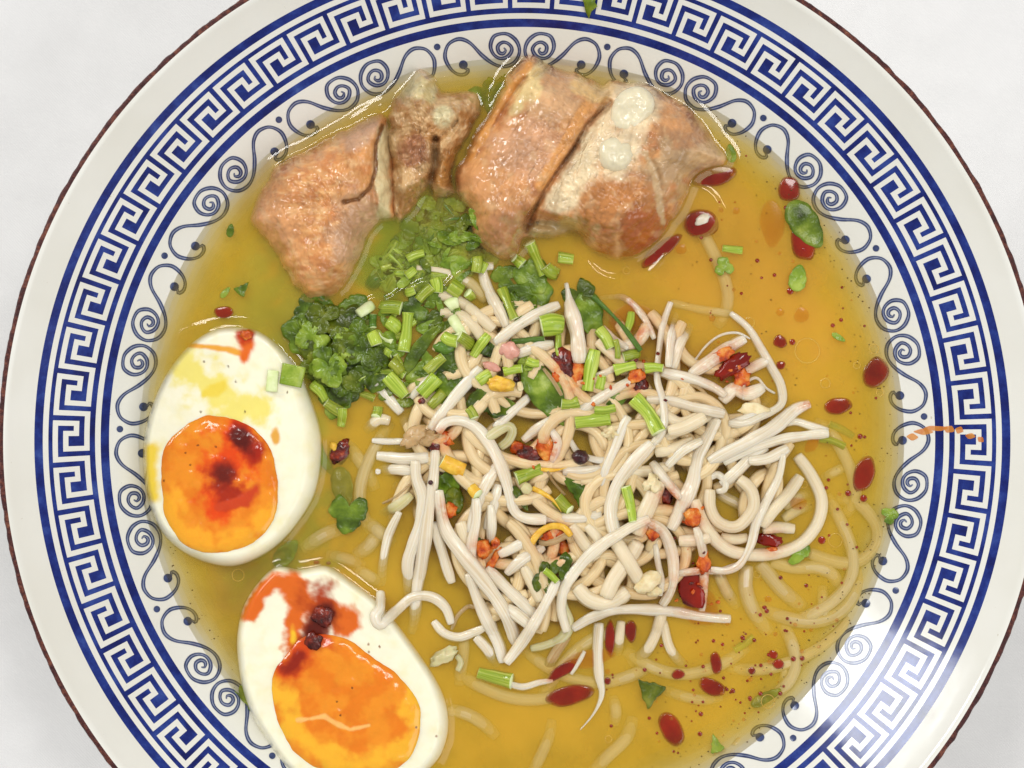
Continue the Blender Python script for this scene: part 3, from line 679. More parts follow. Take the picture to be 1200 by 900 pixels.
# pile of hidden noodles that carries the heap
def in_poly(x, y, poly):
    c = False; n = len(poly)
    for i in range(n):
        x1, y1 = poly[i]; x2, y2 = poly[(i + 1) % n]
        if (y1 > y) != (y2 > y) and x < (x2 - x1) * (y - y1) / (y2 - y1) + x1: c = not c
    return c
pile = [(455, 520), (500, 400), (600, 350), (760, 360), (860, 400), (935, 490), (930, 600), (850, 700), (700, 725), (600, 750), (520, 690), (450, 640)]
_gx, _gy = np.meshgrid(G0 + GS * np.arange(GN), G0 + GS * np.arange(GN)); _s = scale_at(SOUP); _PP = np.c_[(600 + _gx * _s).ravel(), (450 - _gy * _s).ravel()]
_in = np.array([in_poly(x, y, pile) for x, y in _PP]).reshape(GN, GN).astype(float); _in = gblur2(_in, 9)
H = np.where(FOOT_BIG > 0, H, np.maximum(H, SOUP - .30 + .40 * smoothstep(.25, .8, _in)))
H = np.where(FOOT_BIG > 0, H, np.maximum(H, (SOUP - .30 + .16 * (1 - smoothstep(.8, 1.1, ell(_PP, (505, 290), 78, 68)))).reshape(GN, GN)))
H = np.where(FOOT_BIG > 0, H, np.maximum(H, (SOUP - .30 + .45 * (1 - smoothstep(.5, 1.1, ell(_PP, (400, 412), 62, 56)))).reshape(GN, GN)))
NOODB = m_plain('broth_soaked_noodle', [(.3, '#d9bc88'), (.7, '#ead6ae')], 2, .28, 5, .008, sss=.35, sssr=(1, .8, .5), coat=.3, fibre=True, var=.1, stain=True)
made = 0
while made < 84:
    x, y = random.uniform(440, 950), random.uniform(340, 760)
    if not in_poly(x, y, pile): continue
    a = random.uniform(0, 2 * math.pi); cur = random.uniform(-.035, .035); pts = [(x, y)]; ok = True
    cur = random.choice([-1, 1]) * random.uniform(.005, .03)
    for i in range(random.randint(9, 18)):
        x += 14 * math.cos(a); y += 14 * math.sin(a); a += cur * 14 + random.gauss(0, .06)
        if not in_poly(x, y, pile): break
        pts.append((x, y))
    if len(pts) < 7: continue
    made += 1
    lay(pts, random.uniform(12.5, 15), NOODB, 'noodle', 'rice noodle buried in the heap ' + zone(*pts[len(pts) // 2]), 'noodle', 'buried rice noodles', flat=.92, rough=.02, press=.3, dip='se' if made % 2 else '', seg=8)
    H = np.minimum(H, np.where(FOOT_BIG > 0, 99, SOUP + .30))
# drifting noodles under the broth surface
ND(N, [(740, 640), (850, 680), (960, 700), (1060, 670), (1130, 590), (1140, 500), (1090, 410), (1010, 340), (900, 320)], 'noodle looping widest towards the right side of the bowl, half sunk', dip='e', sub=.16)
ND(N, [(520, 690), (650, 725), (780, 725), (870, 760), (915, 830), (920, 880)], 'noodle bending downwards below the green leaf right of the tangle', dip='e', sub=.12)
ND(D, [(265, 330), (330, 362), (430, 385), (520, 370), (580, 325), (618, 250), (620, 190)], 'noodle lying like a smile at the lower right of the tangle', w=17, dip='se', sub=.12)
ND(D, [(270, 180), (300, 215), (350, 275), (425, 335)], 'short straight noodle slanting down inside the smile-shaped noodle', w=18, dip='e', sub=.12)
ND(D, [(225, 190), (222, 270), (250, 350), (305, 425)], 'noodle hanging straight down at the lower right edge of the tangle', w=18, dip='e', sub=.1)
ND(D, [(120, 200), (150, 270), (190, 335)], 'stubby noodle end left of the hanging noodle at the lower right', w=14, dip='e', sub=.1)
ND(B, [(360, 690), (440, 710), (500, 745), (545, 790)], 'sunken noodle right beside the lower egg', w=15, dip='se', sub=.22)
ND(B, [(650, 960), (690, 880), (730, 790), (740, 730)], 'yellowish sunken noodle at the bottom centre left of the pale one', w=14, dip='se', sub=.25)
ND(B, [(870, 930), (930, 865), (1000, 795), (1025, 720)], 'pale sunken noodle slanting up at the bottom centre', w=16, dip='se', sub=.18)
ND(B, [(955, 650), (965, 700), (960, 745)], 'faint short noodle under the broth below the root tail', w=14, dip='se', sub=.28)
ND(P_, [(890, 640), (990, 675), (1120, 700), (1230, 680)], 'faint noodle under the broth right of the triangular green leaf', w=13, dip='se', sub=.2)
ND(D, [(140, 860), (185, 825), (230, 770)], 'faint noodle end near the lower right wall', w=13, dip='se', sub=.26)
ND(D, [(340, 610), (360, 570), (350, 520)], 'small noodle piece under the broth beside the red droplets', w=12, dip='se', sub=.24)
ND(D, [(500, 400), (495, 330), (490, 260)], 'faint vertical noodle under the broth near the right scrolls', w=14, dip='se', sub=.3)
ND(Q, [(105, 850), (180, 800), (250, 775)], 'sunken noodle in the gap between the two eggs', w=17, dip='se', sub=.2)
ND(Q, [(320, 745), (375, 790), (420, 830)], 'sunken noodle right below the drowned green leaf', w=16, dip='se', sub=.2)
ND(Q, [(190, 870), (260, 885), (320, 910)], 'sunken noodle touching the top of the lower egg', w=14, dip='se', sub=.14)
ND(K, [(-20, 250), (60, 200), (120, 110)], 'sunken noodle running up left of the tangle', w=17, dip='se', sub=.2)
ND(K, [(-20, 330), (70, 380), (130, 420)], 'sunken noodle above the tip of the lower egg', w=14, dip='se', sub=.16)
ND(Q, [(260, 480), (320, 560), (360, 640)], 'sunken noodle beside the red chili flake left of the tangle', w=16, dip='se', sub=.22)
ND(Q, [(330, 430), (370, 395), (410, 400)], 'pale stub of noodle poking out below the cilantro clump', w=14, dip='s')
ND(N, [(590, 440), (680, 385), (750, 365)], 'short sunken noodle inside the large ring, lower of two', w=13, dip='e', sub=.12)
ND(N, [(590, 370), (660, 320), (740, 290)], 'short sunken noodle inside the large ring, upper of two', w=13, dip='e', sub=.12)
ND(N, [(820, 200), (900, 160), (960, 130)], 'faint noodle right of the large ring under the oval oil drops', w=12, dip='se', sub=.22)
ND(N, [(210, 290), (260, 320), (310, 345), (365, 375)], 'noodle seen through the small ring of noodle', w=13, sub=.08)
ND(N, [(225, 545), (300, 560), (380, 550)], 'noodle lying below the small ring of noodle', w=13)
ND(P_, [(885, 240), (915, 370), (955, 445), (1015, 505)], 'noodle end reaching down left of the small round red drop', w=12, dip='e')
ND(P_, [(880, 180), (850, 290), (790, 410), (690, 490)], 'noodle curving down to the left out of the tangle\'s bottom', w=14, dip='e')
ND(K, [(620, 740), (615, 830), (600, 930), (590, 1010)], 'noodle standing out below the sprout heap beside the crumbly bean head', w=14, dip='e', sub=.05)
ND(O_, [(440, 70), (580, 85), (680, 120), (760, 165), (850, 260)], 'noodle under the clear film between herbs and sprouts', w=14, sub=.04)
ND(O_, [(570, 225), (680, 260), (780, 330), (890, 430)], 'upper of two parallel noodles beside the chopped stems', w=14)
ND(O_, [(580, 330), (700, 350), (790, 430), (830, 500)], 'lower of two parallel noodles beside the chopped stems', w=14)
ND(O_, [(300, 560), (400, 700), (460, 760)], 'noodle peeping out between the stems and the cilantro clump', w=14, sub=.02)
ND(N, [(470, 500), (560, 490), (655, 500)], 'blunt cut noodle end inside the large ring', w=14)
ND(N, [(330, 205), (400, 270), (415, 370), (350, 465), (280, 488), (200, 450), (160, 370), (160, 270)], 'noodle curled into a small ring at the right of the tangle', w=14.5, lift=.04)
ND(N, [(670, 70), (750, 180), (812, 320), (795, 450), (720, 560), (620, 620), (480, 650), (320, 640), (220, 590), (140, 500), (90, 400), (70, 330)], 'noodle sweeping in a large ring around the right of the tangle', w=15.5, lift=.03)
ND(N, [(690, 190), (620, 290), (530, 390), (460, 480)], 'straight noodle crossing inside the large ring', w=15)
ND(L_, [(280, 640), (350, 710), (440, 735), (510, 710), (575, 665)], 'thick cut noodle shaped like a hook below the heap', w=18)
ND(G_, [(380, 560), (500, 560), (620, 530)], 'noodle across the middle right of the heap behind the cut tube', w=14)
ND(G_, [(540, 450), (640, 430), (760, 380)], 'noodle crossing behind the long sprouts in the centre right', w=14)
ND(G_, [(560, 620), (520, 720), (470, 830), (430, 930)], 'wide noodle going down right of the green stem', w=20)
ND(L_, [(640, 380), (590, 460), (500, 590), (450, 700)], 'noodle running down under the arched sprout', w=19)
ND(L_, [(480, 330), (570, 470), (650, 610)], 'noodle slanting right under the arched sprout', w=17)
ND(L_, [(250, 280), (320, 380), (400, 470)], 'noodle slanting down right of the husk', w=15)
ND(L_, [(340, 280), (400, 350), (430, 420)], 'short noodle beside the one right of the husk', w=13)
ND(L_, [(880, 370), (980, 365), (1060, 350)], 'noodle crossing under the chili stained strand', w=14)
ND(P_, [(640, 240), (630, 330), (618, 430)], 'short noodle hanging between two dark red oil streaks', w=12, dip='e')
ND(K, [(970, 320), (1030, 440), (1070, 520)], 'noodle end pointing to the small leaf pair', w=14)
ND(K, [(600, 60), (640, 200), (650, 330)], 'vertical noodle behind the long diagonal sprouts', w=16)
ND(G_, [(600, 360), (700, 310), (820, 250), (900, 230)], 'noodle behind the bright strands at the centre right', w=14)
ND(M, [(60, 700), (180, 780), (300, 740)], 'noodle in the shade below the two thin sprouts', w=15)
ND(M, [(120, 830), (220, 800), (330, 740)], 'noodle under the bright green stem triangle', w=16)
ND(A, [(1080, 240), (1040, 300), (960, 330)], 'noodle curling behind the chili stained stems', w=15)
ND(A, [(900, 300), (960, 350), (1010, 400)], 'short noodle among the chopped stems at the upper right', w=14)
for cx_, cy_, rr_, a0_, a1_, lb in ((905, 640, 92, -40, 80, 'sunken noodle arc around the right end of the heap'), (880, 660, 125, 20, 110, 'long sunken noodle arc below the right of the heap'), (800, 700, 90, 40, 140, 'sunken noodle arc under the lower right of the heap'), (700, 700, 100, 50, 150, 'sunken noodle arc under the bottom of the heap'),
                                (620, 700, 120, 60, 140, 'sunken noodle arc between lower egg and red streak'), (930, 560, 70, -70, 40, 'sunken noodle arc left of the upright red drop'), (860, 760, 70, -30, 70, 'sunken noodle arc among the red droplets'), (560, 560, 130, 150, 215, 'sunken noodle arc at the left of the heap'), (740, 860, 120, 200, 280, 'sunken noodle arc above the flame-shaped drop'), (760, 330, 90, -60, 40, 'sunken noodle arc at the upper right of the heap')):
    ND(I1, [(cx_ + rr_ * (1 + .1 * math.sin(q * .05)) * math.cos(R(q)), cy_ + rr_ * math.sin(R(q))) for q in range(a0_, a1_ + 1, 12)], lb, w=15, dip='se', sub=random.uniform(.2, .6))
# sprouts: lower ones first
SP(M, [(140, 455), (190, 300), (250, 205)], 'sprout rising at the upper right beside the orange oil patch', 15, dip='e')
SP(M, [(245, 495), (380, 405), (480, 330), (565, 280)], 'sprout smeared with red chili at the right', 18)
SP(M, [(540, 490), (640, 435), (710, 400)], 'sprout end behind the red chili slice', 17)
SP(M, [(430, 650), (500, 580), (580, 610), (670, 570)], 'bent sprout below the red chili slice', 18)
SP(M, [(80, 480), (250, 520), (380, 570), (450, 620)], 'sprout running right from the small green ring', 15)
SP(M, [(-10, 645), (130, 650), (280, 690), (440, 725)], 'bright sprout crossing the right of the heap', 15)
SP(A, [(905, 150), (950, 145), (1000, 150), (1060, 210), (1100, 290)], 'thin sprout arching at the top right of the heap', 9, dip='s')
SP(A, [(1180, 200), (1160, 290), (1150, 390)], 'sprout standing at the top right between two curved ones', 12, dip='s')
SP(E_, [(690, 800), (760, 780), (830, 740)], 'short white sprout end between the chopped stems', 10)
SP(E_, [(730, 520), (800, 590), (880, 640)], 'short sprout under the dark thin stem', 10)
SP(O_, [(240, 460), (300, 520), (345, 585)], 'short pale sprout lying in the chopped herbs', 11)
SP(O_, [(205, 750), (280, 840), (350, 920)], 'sprout slanting down below the cilantro clump', 16)
SP(O_, [(410, 830), (470, 760), (530, 700)], 'short sprout piece between the chopped green stems', 11)
SP(F_, [(-20, 380), (80, 385), (190, 385)], 'thin translucent sprout at the left edge of the heap', 9)
SP(F_, [(20, 555), (120, 550), (220, 560)], 'lowest of the short sprouts pointing left', 15, dip='s')
SP(F_, [(8, 470), (80, 478), (180, 490), (310, 480)], 'thick cut sprout pointing left under the crisp bean head', 17)
SP(F_, [(30, 810), (120, 770), (210, 700)], 'greenish sprout end sticking out at the left of the heap', 14, SPRG, dip='s')
SP(O_, [(890, 60), (835, 70), (838, 140), (880, 240), (940, 350), (970, 420)], 'thick sprout bending down left of the dark leaves at the top', 16)
SP(A, [(620, 345), (690, 320), (745, 310)], 'short white sprout right of the pink ham bit', 15)
SP(F_, [(865, 380), (940, 320), (1030, 260)], 'short sprout end under the long dark leaf', 15)
SP(F_, [(1030, 320), (1070, 400), (1040, 510)], 'short upright sprout right of the orange chili bit', 14)
SP(F_, [(720, 520), (640, 650), (580, 800), (560, 920)], 'sprout falling down from the centre, left of the thin leaf sliver', 17)
SP(F_, [(720, 640), (690, 760), (650, 900)], 'sprout beside the yellow head going down from the centre', 15)
SP(K, [(690, -80), (690, 50), (665, 180), (655, 340)], 'vertical sprout behind the orange chili curl', 15)
SP(K, [(775, -40), (780, 60), (770, 170)], 'short vertical sprout ending at the orange chili curl', 14)
SP(K, [(240, 0), (180, 130), (145, 290), (140, 430)], 'leftmost sprout hanging down at the left of the heap', 13, dip='e')
SP(K, [(360, 130), (325, 290), (320, 450)], 'sprout hanging between two thicker ones on the left', 14, dip='e')
SP(F_, [(235, 500), (240, 600), (280, 720), (260, 860), (220, 990), (190, 1100), (195, 1240), (215, 1340)], 'broad sprout hanging second from the left', 17, dip='e')
SP(K, [(440, 60), (490, 230), (548, 415)], 'cut sprout pointing down above the curled one', 14)
SP(I1, [(510, 528), (508, 560), (502, 600), (496, 645), (489, 690), (486, 725), (482, 742)], 'long straight sprout hanging down behind the curled one', 17, dip='e')
SP(K, [(750, 330), (850, 430), (950, 520), (1040, 610)], 'sprout slanting down right of the longest pair', 17)
SP(K, [(870, 560), (960, 625), (1030, 690)], 'sprout end peeping out left of the white sprout', 16)
SP(K, [(690, 730), (760, 810), (810, 900)], 'sprout half drowned above the green bean head', 15, dip='e')
SP(K, [(650, 360), (690, 490), (760, 640), (825, 780), (850, 880)], 'left one of the longest pair slanting down to the right', 18)
SP(I1, [(514, 575), (517, 602), (524, 624), (543, 650), (562, 674), (582, 702), (597, 730), (605, 754)], 'right one of the longest pair slanting down to the right', 20)
SP(K, [(1085, 205), (1020, 245), (950, 290), (870, 360)], 'short cut sprout beside the yellow husk', 15)
SP(K, [(975, 170), (900, 215), (825, 250)], 'short bent sprout above the cut one beside the husk', 15)
SP(K, [(745, 675), (680, 705), (590, 735), (500, 710), (440, 640)], 'curved sprout cradling the clear bean skin', 13)
SP(K, [(130, 470), (125, 560), (100, 610), (130, 660), (220, 580), (320, 500), (430, 500), (510, 560), (545, 655)], 'white sprout curled like a hook over the lower egg', 15, flat=.85)
SP(F_, [(-30 + 30, 560), (0, 560), (30, 562)], 'tiny sprout stub at the left edge of the heap', 9)
SP(G_, [(0, 560), (100, 565), (220, 545)], 'sprout lying flat at the centre behind the dark peppercorn', 15)
SP(L_, [(980, 290), (1020, 440), (1025, 600), (1010, 780)], 'chili stained sprout hanging down at the lower right', 13)
SP(L_, [(870, 560), (1000, 545), (1120, 545), (1220, 510)], 'thin sprout running right through the chili stain', 11)
SP(L_, [(740, 390), (755, 500), (775, 600), (765, 690)], 'thin wrinkled sprout inside the bend of the arched one', 9)
SP(P_, [(510, 250), (500, 420), (508, 560), (525, 650), (510, 720), (465, 800), (400, 875)], 'sprout tapering to a long thin root tail at the bottom', 15, taper='e')
SP(P_, [(425, 415), (395, 470), (345, 550)], 'small white sprout tip beside the red oil streak', 8)
SP(P_, [(-40, 600), (60, 625), (160, 600), (240, 588)], 'sprout floating below the heap with a green bean head', 10, dip='')
SP(P_, [(330, 330), (260, 420), (180, 560)], 'see-through wrinkled sprout below the white one', 14, HUSK, dip='e')
SP(P_, [(300, 0), (290, 120), (330, 240), (300, 330), (200, 380), (110, 400)], 'wrinkled translucent sprout folded at the bottom of the heap', 15, SPRG)
SP(G_, [(960, 290), (1060, 260), (1180, 215)], 'sprout piece joining the frame-shaped one at the right', 13)
SP(G_, [(1190, 420), (1100, 480), (1020, 560), (930, 640)], 'broad sprout at the right above the small noodle ring', 17)
SP(N, [(615, 25), (500, 85), (390, 100)], 'sprout end curving left above the small noodle ring', 16)
SP(N, [(590, 60), (560, 200), (490, 340), (430, 470), (400, 590), (340, 700), (260, 745), (165, 738)], 'long bent sprout dropping across the small noodle ring', 12)
SP(M, [(130, 72), (300, 112), (490, 140)], 'sprout half drowned along the top right of the heap', 12, sub=.02)
SP(M, [(480, 135), (580, 220), (650, 330), (720, 450), (775, 560), (775, 670), (660, 740), (560, 785), (470, 780)], 'long sprout bending down around the red chili slice', 12.5)
SP(M, [(130, 70), (85, 200), (60, 370), (50, 520), (85, 650), (90, 800), (30, 900), (-80, 980), (-260, 1000), (-400, 960), (-460, 880)], 'thin twisted sprout looping down through the green stem triangle', 10.5)
SP(M, [(255, 438), (330, 335), (420, 265), (520, 250), (595, 285)], 'hair-thin root arching above the red chili slice', 3.5)
SP(M, [(555, 640), (560, 560), (630, 515), (690, 575), (740, 605)], 'thin root looping below the red chili slice', 4.5)
SP(M, [(140, 552), (270, 560), (345, 620), (390, 670)], 'thin yellowish root curving at the right of the heap', 5, HUSK)
SP(M, [(1050, 825), (950, 795), (860, 770), (780, 790)], 'pointed sprout at the far right, upper of the two joined', 13)
SP(M, [(1055, 840), (950, 850), (800, 870), (660, 910), (540, 960), (440, 1010)], 'pointed sprout at the far right, lower of the two joined', 15)
SP(M, [(945, 665), (860, 700), (740, 800), (600, 880), (440, 960), (360, 1010)], 'thick sprout with a red tinted tip at the right', 19)
SP(G_, [(380, 240), (340, 330), (300, 440), (250, 560), (240, 650)], 'sprout bundle running down right of the dark leaf, left strand', 16)
SP(G_, [(520, 400), (420, 500), (330, 620), (280, 760), (290, 880), (330, 960)], 'broad wavy sprout in the middle of the heap', 21)
SP(G_, [(900, 250), (860, 330), (790, 470), (760, 620), (700, 760), (630, 900)], 'bright broad sprout descending through the right of the heap', 19)
SP(G_, [(810, 380), (700, 440), (610, 530)], 'sprout behind the bright broad one at the right', 14)
SP(L_, [(-40, 230), (120, 235), (280, 235), (425, 215)], 'sprout lying level across the centre below the dark leaf', 14)
SP(A, [(660, 495), (600, 550), (540, 605)], 'sprout rising to the right below the lobed leaf', 15)
SP(A, [(490, 395), (400, 495), (315, 610)], 'long sprout slanting up left of the lobed leaf', 17)
SP(A, [(765, 172), (690, 205), (620, 245), (540, 305)], 'long sprout slanting up to the dark leaves at the top', 16)
SP(A, [(1035, 425), (940, 480), (835, 548)], 'flat straight sprout tipped with red chili right of centre', 14)
SP(G_, [(520, 510), (590, 600), (690, 720)], 'tube-like cut sprout pointing down to the right', 14)
SP(G_, [(840, 610), (900, 580), (950, 620), (945, 670), (900, 680)], 'small bright white curled sprout tip right of centre', 11)
SP(L_, [(690, 255), (780, 310), (835, 430), (848, 560), (830, 660), (780, 745)], 'right leg of the arched sprout in the lower middle', 16)
SP(L_, [(705, 238), (630, 270), (540, 320), (440, 385), (330, 480), (240, 590), (200, 680), (190, 780), (220, 900)], 'left leg of the arched sprout in the lower middle', 16.5)
SP(L_, [(255, 885), (370, 815), (510, 775), (680, 770), (850, 785), (1000, 810), (1180, 825)], 'long level sprout along the bottom edge of the heap', 15)
SP(A, [(790, 95), (805, 180), (830, 280), (835, 375)], 'broad bright sprout standing at the top of the heap, red at its foot', 21, taper='s', lift=.05)
SP(F_, [(365, 330), (410, 275), (500, 265), (600, 315), (680, 420), (740, 540), (785, 680), (815, 790), (880, 835), (1000, 845)], 'sprout arching over the centre of the heap', 16, lift=.04)
SP(K, [(1165, 400), (1110, 510), (1050, 620), (960, 760), (865, 885)], 'straight bright white sprout lying on top at the lower left of the heap', 15.5, lift=.05, flat=.85)

# ------------------------------------------------------------------ herbs
HB = gblur2(np.where(H > SOUP + 1.6, SOUP + 1.2, H), 1.6)
def leaf(px, py, size, rot, lab, mat=None, kind='lobed', aspect=1.0, curl=.10, zmax=None, group='herb leaves', bend=0.0, sub=None, name='cilantro_leaf', lift=.03):
    """size = length in photo px"""
    L = size / 56.0; nr, na = 6, 60 if kind == 'lobed' else 40
    cx, cy = U(px, py, SOUP + .3); vs = []; sd = rng.rand() * 50
    ca, sa = math.cos(R(rot)), math.sin(R(rot))
    a = np.linspace(0, 2 * math.pi, na, endpoint=False); out = []
    for t in a:
        if kind == 'lobed':
            r = .52 + .30 * abs(math.cos(1.5 * t)) ** .7 + .05 * abs(math.cos(6.5 * t + sd)) + .05 * math.cos(5 * t + sd)
            if abs(t - math.pi) < .5: r *= .45 + abs(t - math.pi)
            x, y = r * math.cos(t) * .62, r * math.sin(t) * .62 * aspect
        elif kind == 'blade':
            x = .5 * math.cos(t); y = .5 * math.sin(t) * aspect * (1 - .25 * math.cos(t)) * (1 + .10 * abs(math.sin(5 * t)))
        else:
            u_ = (t % (2 * math.pi / 3)) - math.pi / 3; q = min(1.25, .58 / math.cos(u_)) * (1 + .12 * math.sin(2 * t + sd) + .05 * math.sin(9 * t)); x = q * .6 * math.cos(t + .3); y = q * .6 * math.sin(t + .3) * aspect * (1 + .08 * math.sin(7 * t + sd))
        out.append((x, y))
    out = np.array(out); loc = [np.zeros((1, 2))] + [out * (k / nr) for k in range(1, nr + 1)]; Pn = np.vstack(loc)
    x, y = Pn[:, 0] * L, Pn[:, 1] * L
    if bend: y = y + bend * (x / L) ** 2 * L
    X = cx + x * ca - y * sa; Y = cy + x * sa + y * ca
    ix, iy = gi(X, Y); z = HB[iy, ix] * .5 + H[iy, ix] * .0 + np.mean(HB[iy, ix]) * .5 + lift
    rr = np.hypot(x, y) / L
    z = z + curl * (fbmv(x / L * 1.6 + sd, y / L * 1.6, oct=2) * 1.2 + .35 * np.abs(np.sin(3 * np.arctan2(y, x))) * rr) * min(1, L * 1.2)
    if sub is not None: z = np.minimum(z - z.mean() + SOUP - sub * .6, SOUP - .006)
    else: z = np.maximum(z, SOUP + .01 + .03 * rng.rand() + .02 * fbmv(x / L * 2 + sd, y / L * 2, oct=2))
    V1 = np.c_[X, Y, z]; V2 = V1.copy(); V2[:, 2] -= .028; n = len(V1); fs = [(0, 1 + i, 1 + (i + 1) % na) for i in range(na)]
    for k in range(nr - 1):
        b = 1 + k * na
        for i in range(na): fs.append((b + i, b + na + i, b + na + (i + 1) % na, b + (i + 1) % na))
    lo = [tuple(reversed([j + n for j in f])) for f in fs]; b = 1 + (nr - 1) * na
    side = [(b + i, b + n + i, b + n + (i + 1) % na, b + (i + 1) % na) for i in range(na)]
    o = link(name, np.vstack([V1, V2]), fs + lo + side, mat or LEAF, uv=np.vstack([np.c_[x * 2, y * 2]] * 2) + sd)
    tag(o, lab, 'leaf', group)
    np.maximum.at(H, (iy, ix), z + .01); np.maximum.at(HB, (iy, ix), z)
    return o
def stem(c, p0, p1, w, lab, mat=None, zsub=0.0, name='chopped_scallion', group='chopped herb stems', cat='herb stem', mid=None, lift=0.0):
    (x0, y0), (x1, y1) = c([p0, p1]); pts = [(x0, y0), (x1, y1)]
    if mid: pts.insert(1, c([mid])[0])
    else: pts.insert(1, ((x0 + x1) / 2 + random.uniform(-1.5, 1.5), (y0 + y1) / 2 + random.uniform(-1.5, 1.5)))
    return lay(pts, w, mat or STEM, name, lab, cat, group, flat=.75, rough=.15, cap=CUT, sub=zsub, press=.55, seg=12, lift=lift)

# drowned greens between the two pork pieces and the sprouts
poly = [(462, 330), (430, 345), (455, 290), (500, 245), (530, 232), (562, 290), (570, 312), (530, 335), (500, 345)]
k = 0
while k < 90:
    x, y = random.uniform(425, 572), random.uniform(232, 350)
    if not in_poly(x, y, poly): continue
    k += 1; a = random.uniform(0, 6.28); l = random.uniform(6, 15)
    if k % 2: stem(I1, (x - l * math.cos(a), y - l * math.sin(a)), (x + l * math.cos(a), y + l * math.sin(a)), random.uniform(8, 15), 'chopped green stem drowned in the clear broth between the pork and the sprouts', random.choice([STEM, STEM, STEMD]), random.uniform(.0, .1), group='drowned herb stems')
    else: leaf(x, y, random.uniform(20, 36), random.uniform(0, 360), 'green leaf drowned in the clear broth between the pork and the sprouts', LEAFL, sub=.04, group='drowned herb leaves')
HB = gblur2(np.where(H > SOUP + 1.6, SOUP + 1.2, H), 1.6)
spoly = [(450, 345), (470, 300), (560, 250), (572, 320), (560, 370), (520, 420), (470, 480), (450, 500), (395, 480), (440, 400)]
k = 0
while k < 60:
    x, y = random.uniform(380, 575), random.uniform(245, 500)
    if not in_poly(x, y, spoly): continue
    k += 1
    if k % 3: leaf(x, y, random.uniform(16, 34), random.uniform(0, 360), 'narrow shred of green herb among the chopped stems ' + zone(x, y), random.choice([LEAF, LEAFL, LEAFL]), 'blade', random.uniform(.25, .5), curl=.1, bend=random.uniform(-.3, .3), group='herb shreds', name='herb_shred')
    else: a = random.uniform(0, 6.28); l = random.uniform(6, 13); stem(I1, (x - l * math.cos(a), y - l * math.sin(a)), (x + l * math.cos(a), y + l * math.sin(a)), random.uniform(8, 13), 'small chopped scallion piece in the herb heap ' + zone(x, y), random.choice([STEM, STEM, CUT]), group='small chopped scallion pieces')
HB = gblur2(np.where(H > SOUP + 1.6, SOUP + 1.2, H), 1.6)
big = [(372, 378, 62, 200, 'curly dark leaf at the upper left of the cilantro clump'), (352, 392, 46, 150, 'leaf at the left end of the cilantro clump'), (404, 386, 66, 30, 'wide wet leaf in the middle of the cilantro clump'),
       (378, 418, 64, 250, 'dark folded leaf low in the cilantro clump'), (418, 416, 62, 330, 'glossy leaf at the right of the cilantro clump'), (400, 446, 60, 270, 'lowest big leaf of the cilantro clump'),
       (436, 438, 44, 300, 'leaf tip at the right foot of the cilantro clump'), (446, 402, 36, 20, 'small leaf between cilantro clump and chopped stems'), (360, 362, 34, 100, 'leaf pointing to the left pork piece'), (414, 362, 38, 60, 'leaf at the top of the cilantro clump'),
       (392, 470, 40, 260, 'thin drowned leaf below the cilantro clump')]
for x, y, s, r, l in big: leaf(x, y, s, r, l, LEAF if s > 50 else random.choice([LEAF, LEAFL]), curl=.12)
for i in range(13):
    a = random.uniform(0, 6.28); q = random.uniform(.1, 1) ** .6; leaf(397 + 50 * q * math.cos(a), 410 + 44 * q * math.sin(a), random.uniform(26, 42), random.uniform(0, 360), 'small wet leaf lobe in the cilantro clump', random.choice([LEAF, LEAF, LEAFL]), curl=.1, group='small leaf lobes of the cilantro clump', lift=.05)
stem(Q, (140, 270), (185, 330), 13, 'light stem running down from the cilantro clump beside the egg')
stem(Q, (185, 335), (245, 372), 12, 'knobbly light stem below the cilantro clump')
stem(Q, (245, 355), (238, 420), 10, 'short upright stem at the foot of the cilantro clump')
stem(Q, (150, 440), (215, 590), 10, 'drowned stem beside the upper egg leading to a leaf', STEMD, .05, mid=(170, 520))
leaf(*Q([(262, 725)])[0], 46, 265, 'dark lobed leaf alone in the broth between egg and heap', LEAF, curl=.12)
leaf(*Q([(240, 640)])[0], 52, 280, 'long drowned leaf above the lone lobed leaf', LEAFL, 'blade', .45, sub=.02)
leaf(*Q([(40, 870)])[0], 40, 50, 'drowned green leaf in the gap between the two eggs', LEAF, 'blade', .5, sub=.05)
leaf(*O_([(430, 300)])[0], 34, 200, 'small dark leaf above the chopped stems', LEAF)
leaf(*O_([(500, 370)])[0], 34, 260, 'dark leaf curling behind the chopped stems', LEAF)
leaf(*O_([(520, 250)])[0], 22, 20, 'tiny dark leaf at the white rim of the film', LEAF)
leaf(*O_([(460, 530)])[0], 76, 53, 'long thin dark green blade among the chopped stems', LEAF, 'blade', .2, bend=-.25, lift=.08)
leaf(*O_([(650, 650)])[0], 50, 200, 'dark leaf left of the yellow bit', LEAF)
leaf(*O_([(620, 770)])[0], 38, 260, 'shaded dark leaf under the long slanting sprout', LEAF)
leaf(*O_([(1080, 190)])[0], 62, 330, 'large dark leaf at the top beside the broad bright sprout', LEAF)
leaf(*O_([(960, 120)])[0], 32, 160, 'small dark leaf at the top left of the large dark leaf', LEAF)
leaf(*O_([(1120, 110)])[0], 44, 60, 'glossy dark leaf just below the right pork piece', LEAF)
leaf(*O_([(1050, 300)])[0], 40, 260, 'dark leaf tip under the slanting sprout at the top', LEAF)
leaf(*E_([(660, 440)])[0], 58, 283, 'dark leaf hanging right of the broad bright sprout', LEAF, 'blade', .5)
leaf(*E_([(600, 330)])[0], 40, 300, 'upper dark leaf right of the broad bright sprout', LEAF)
leaf(*A([(535, 500)])[0], 58, 190, 'lobed leaf under the yellow bit in the centre', LEAF, aspect=.8, lift=.06)
leaf(*A([(725, 490)])[0], 88, 306, 'long broad dark leaf draped over the centre of the heap', LEAF, 'blade', .40, lift=.09)
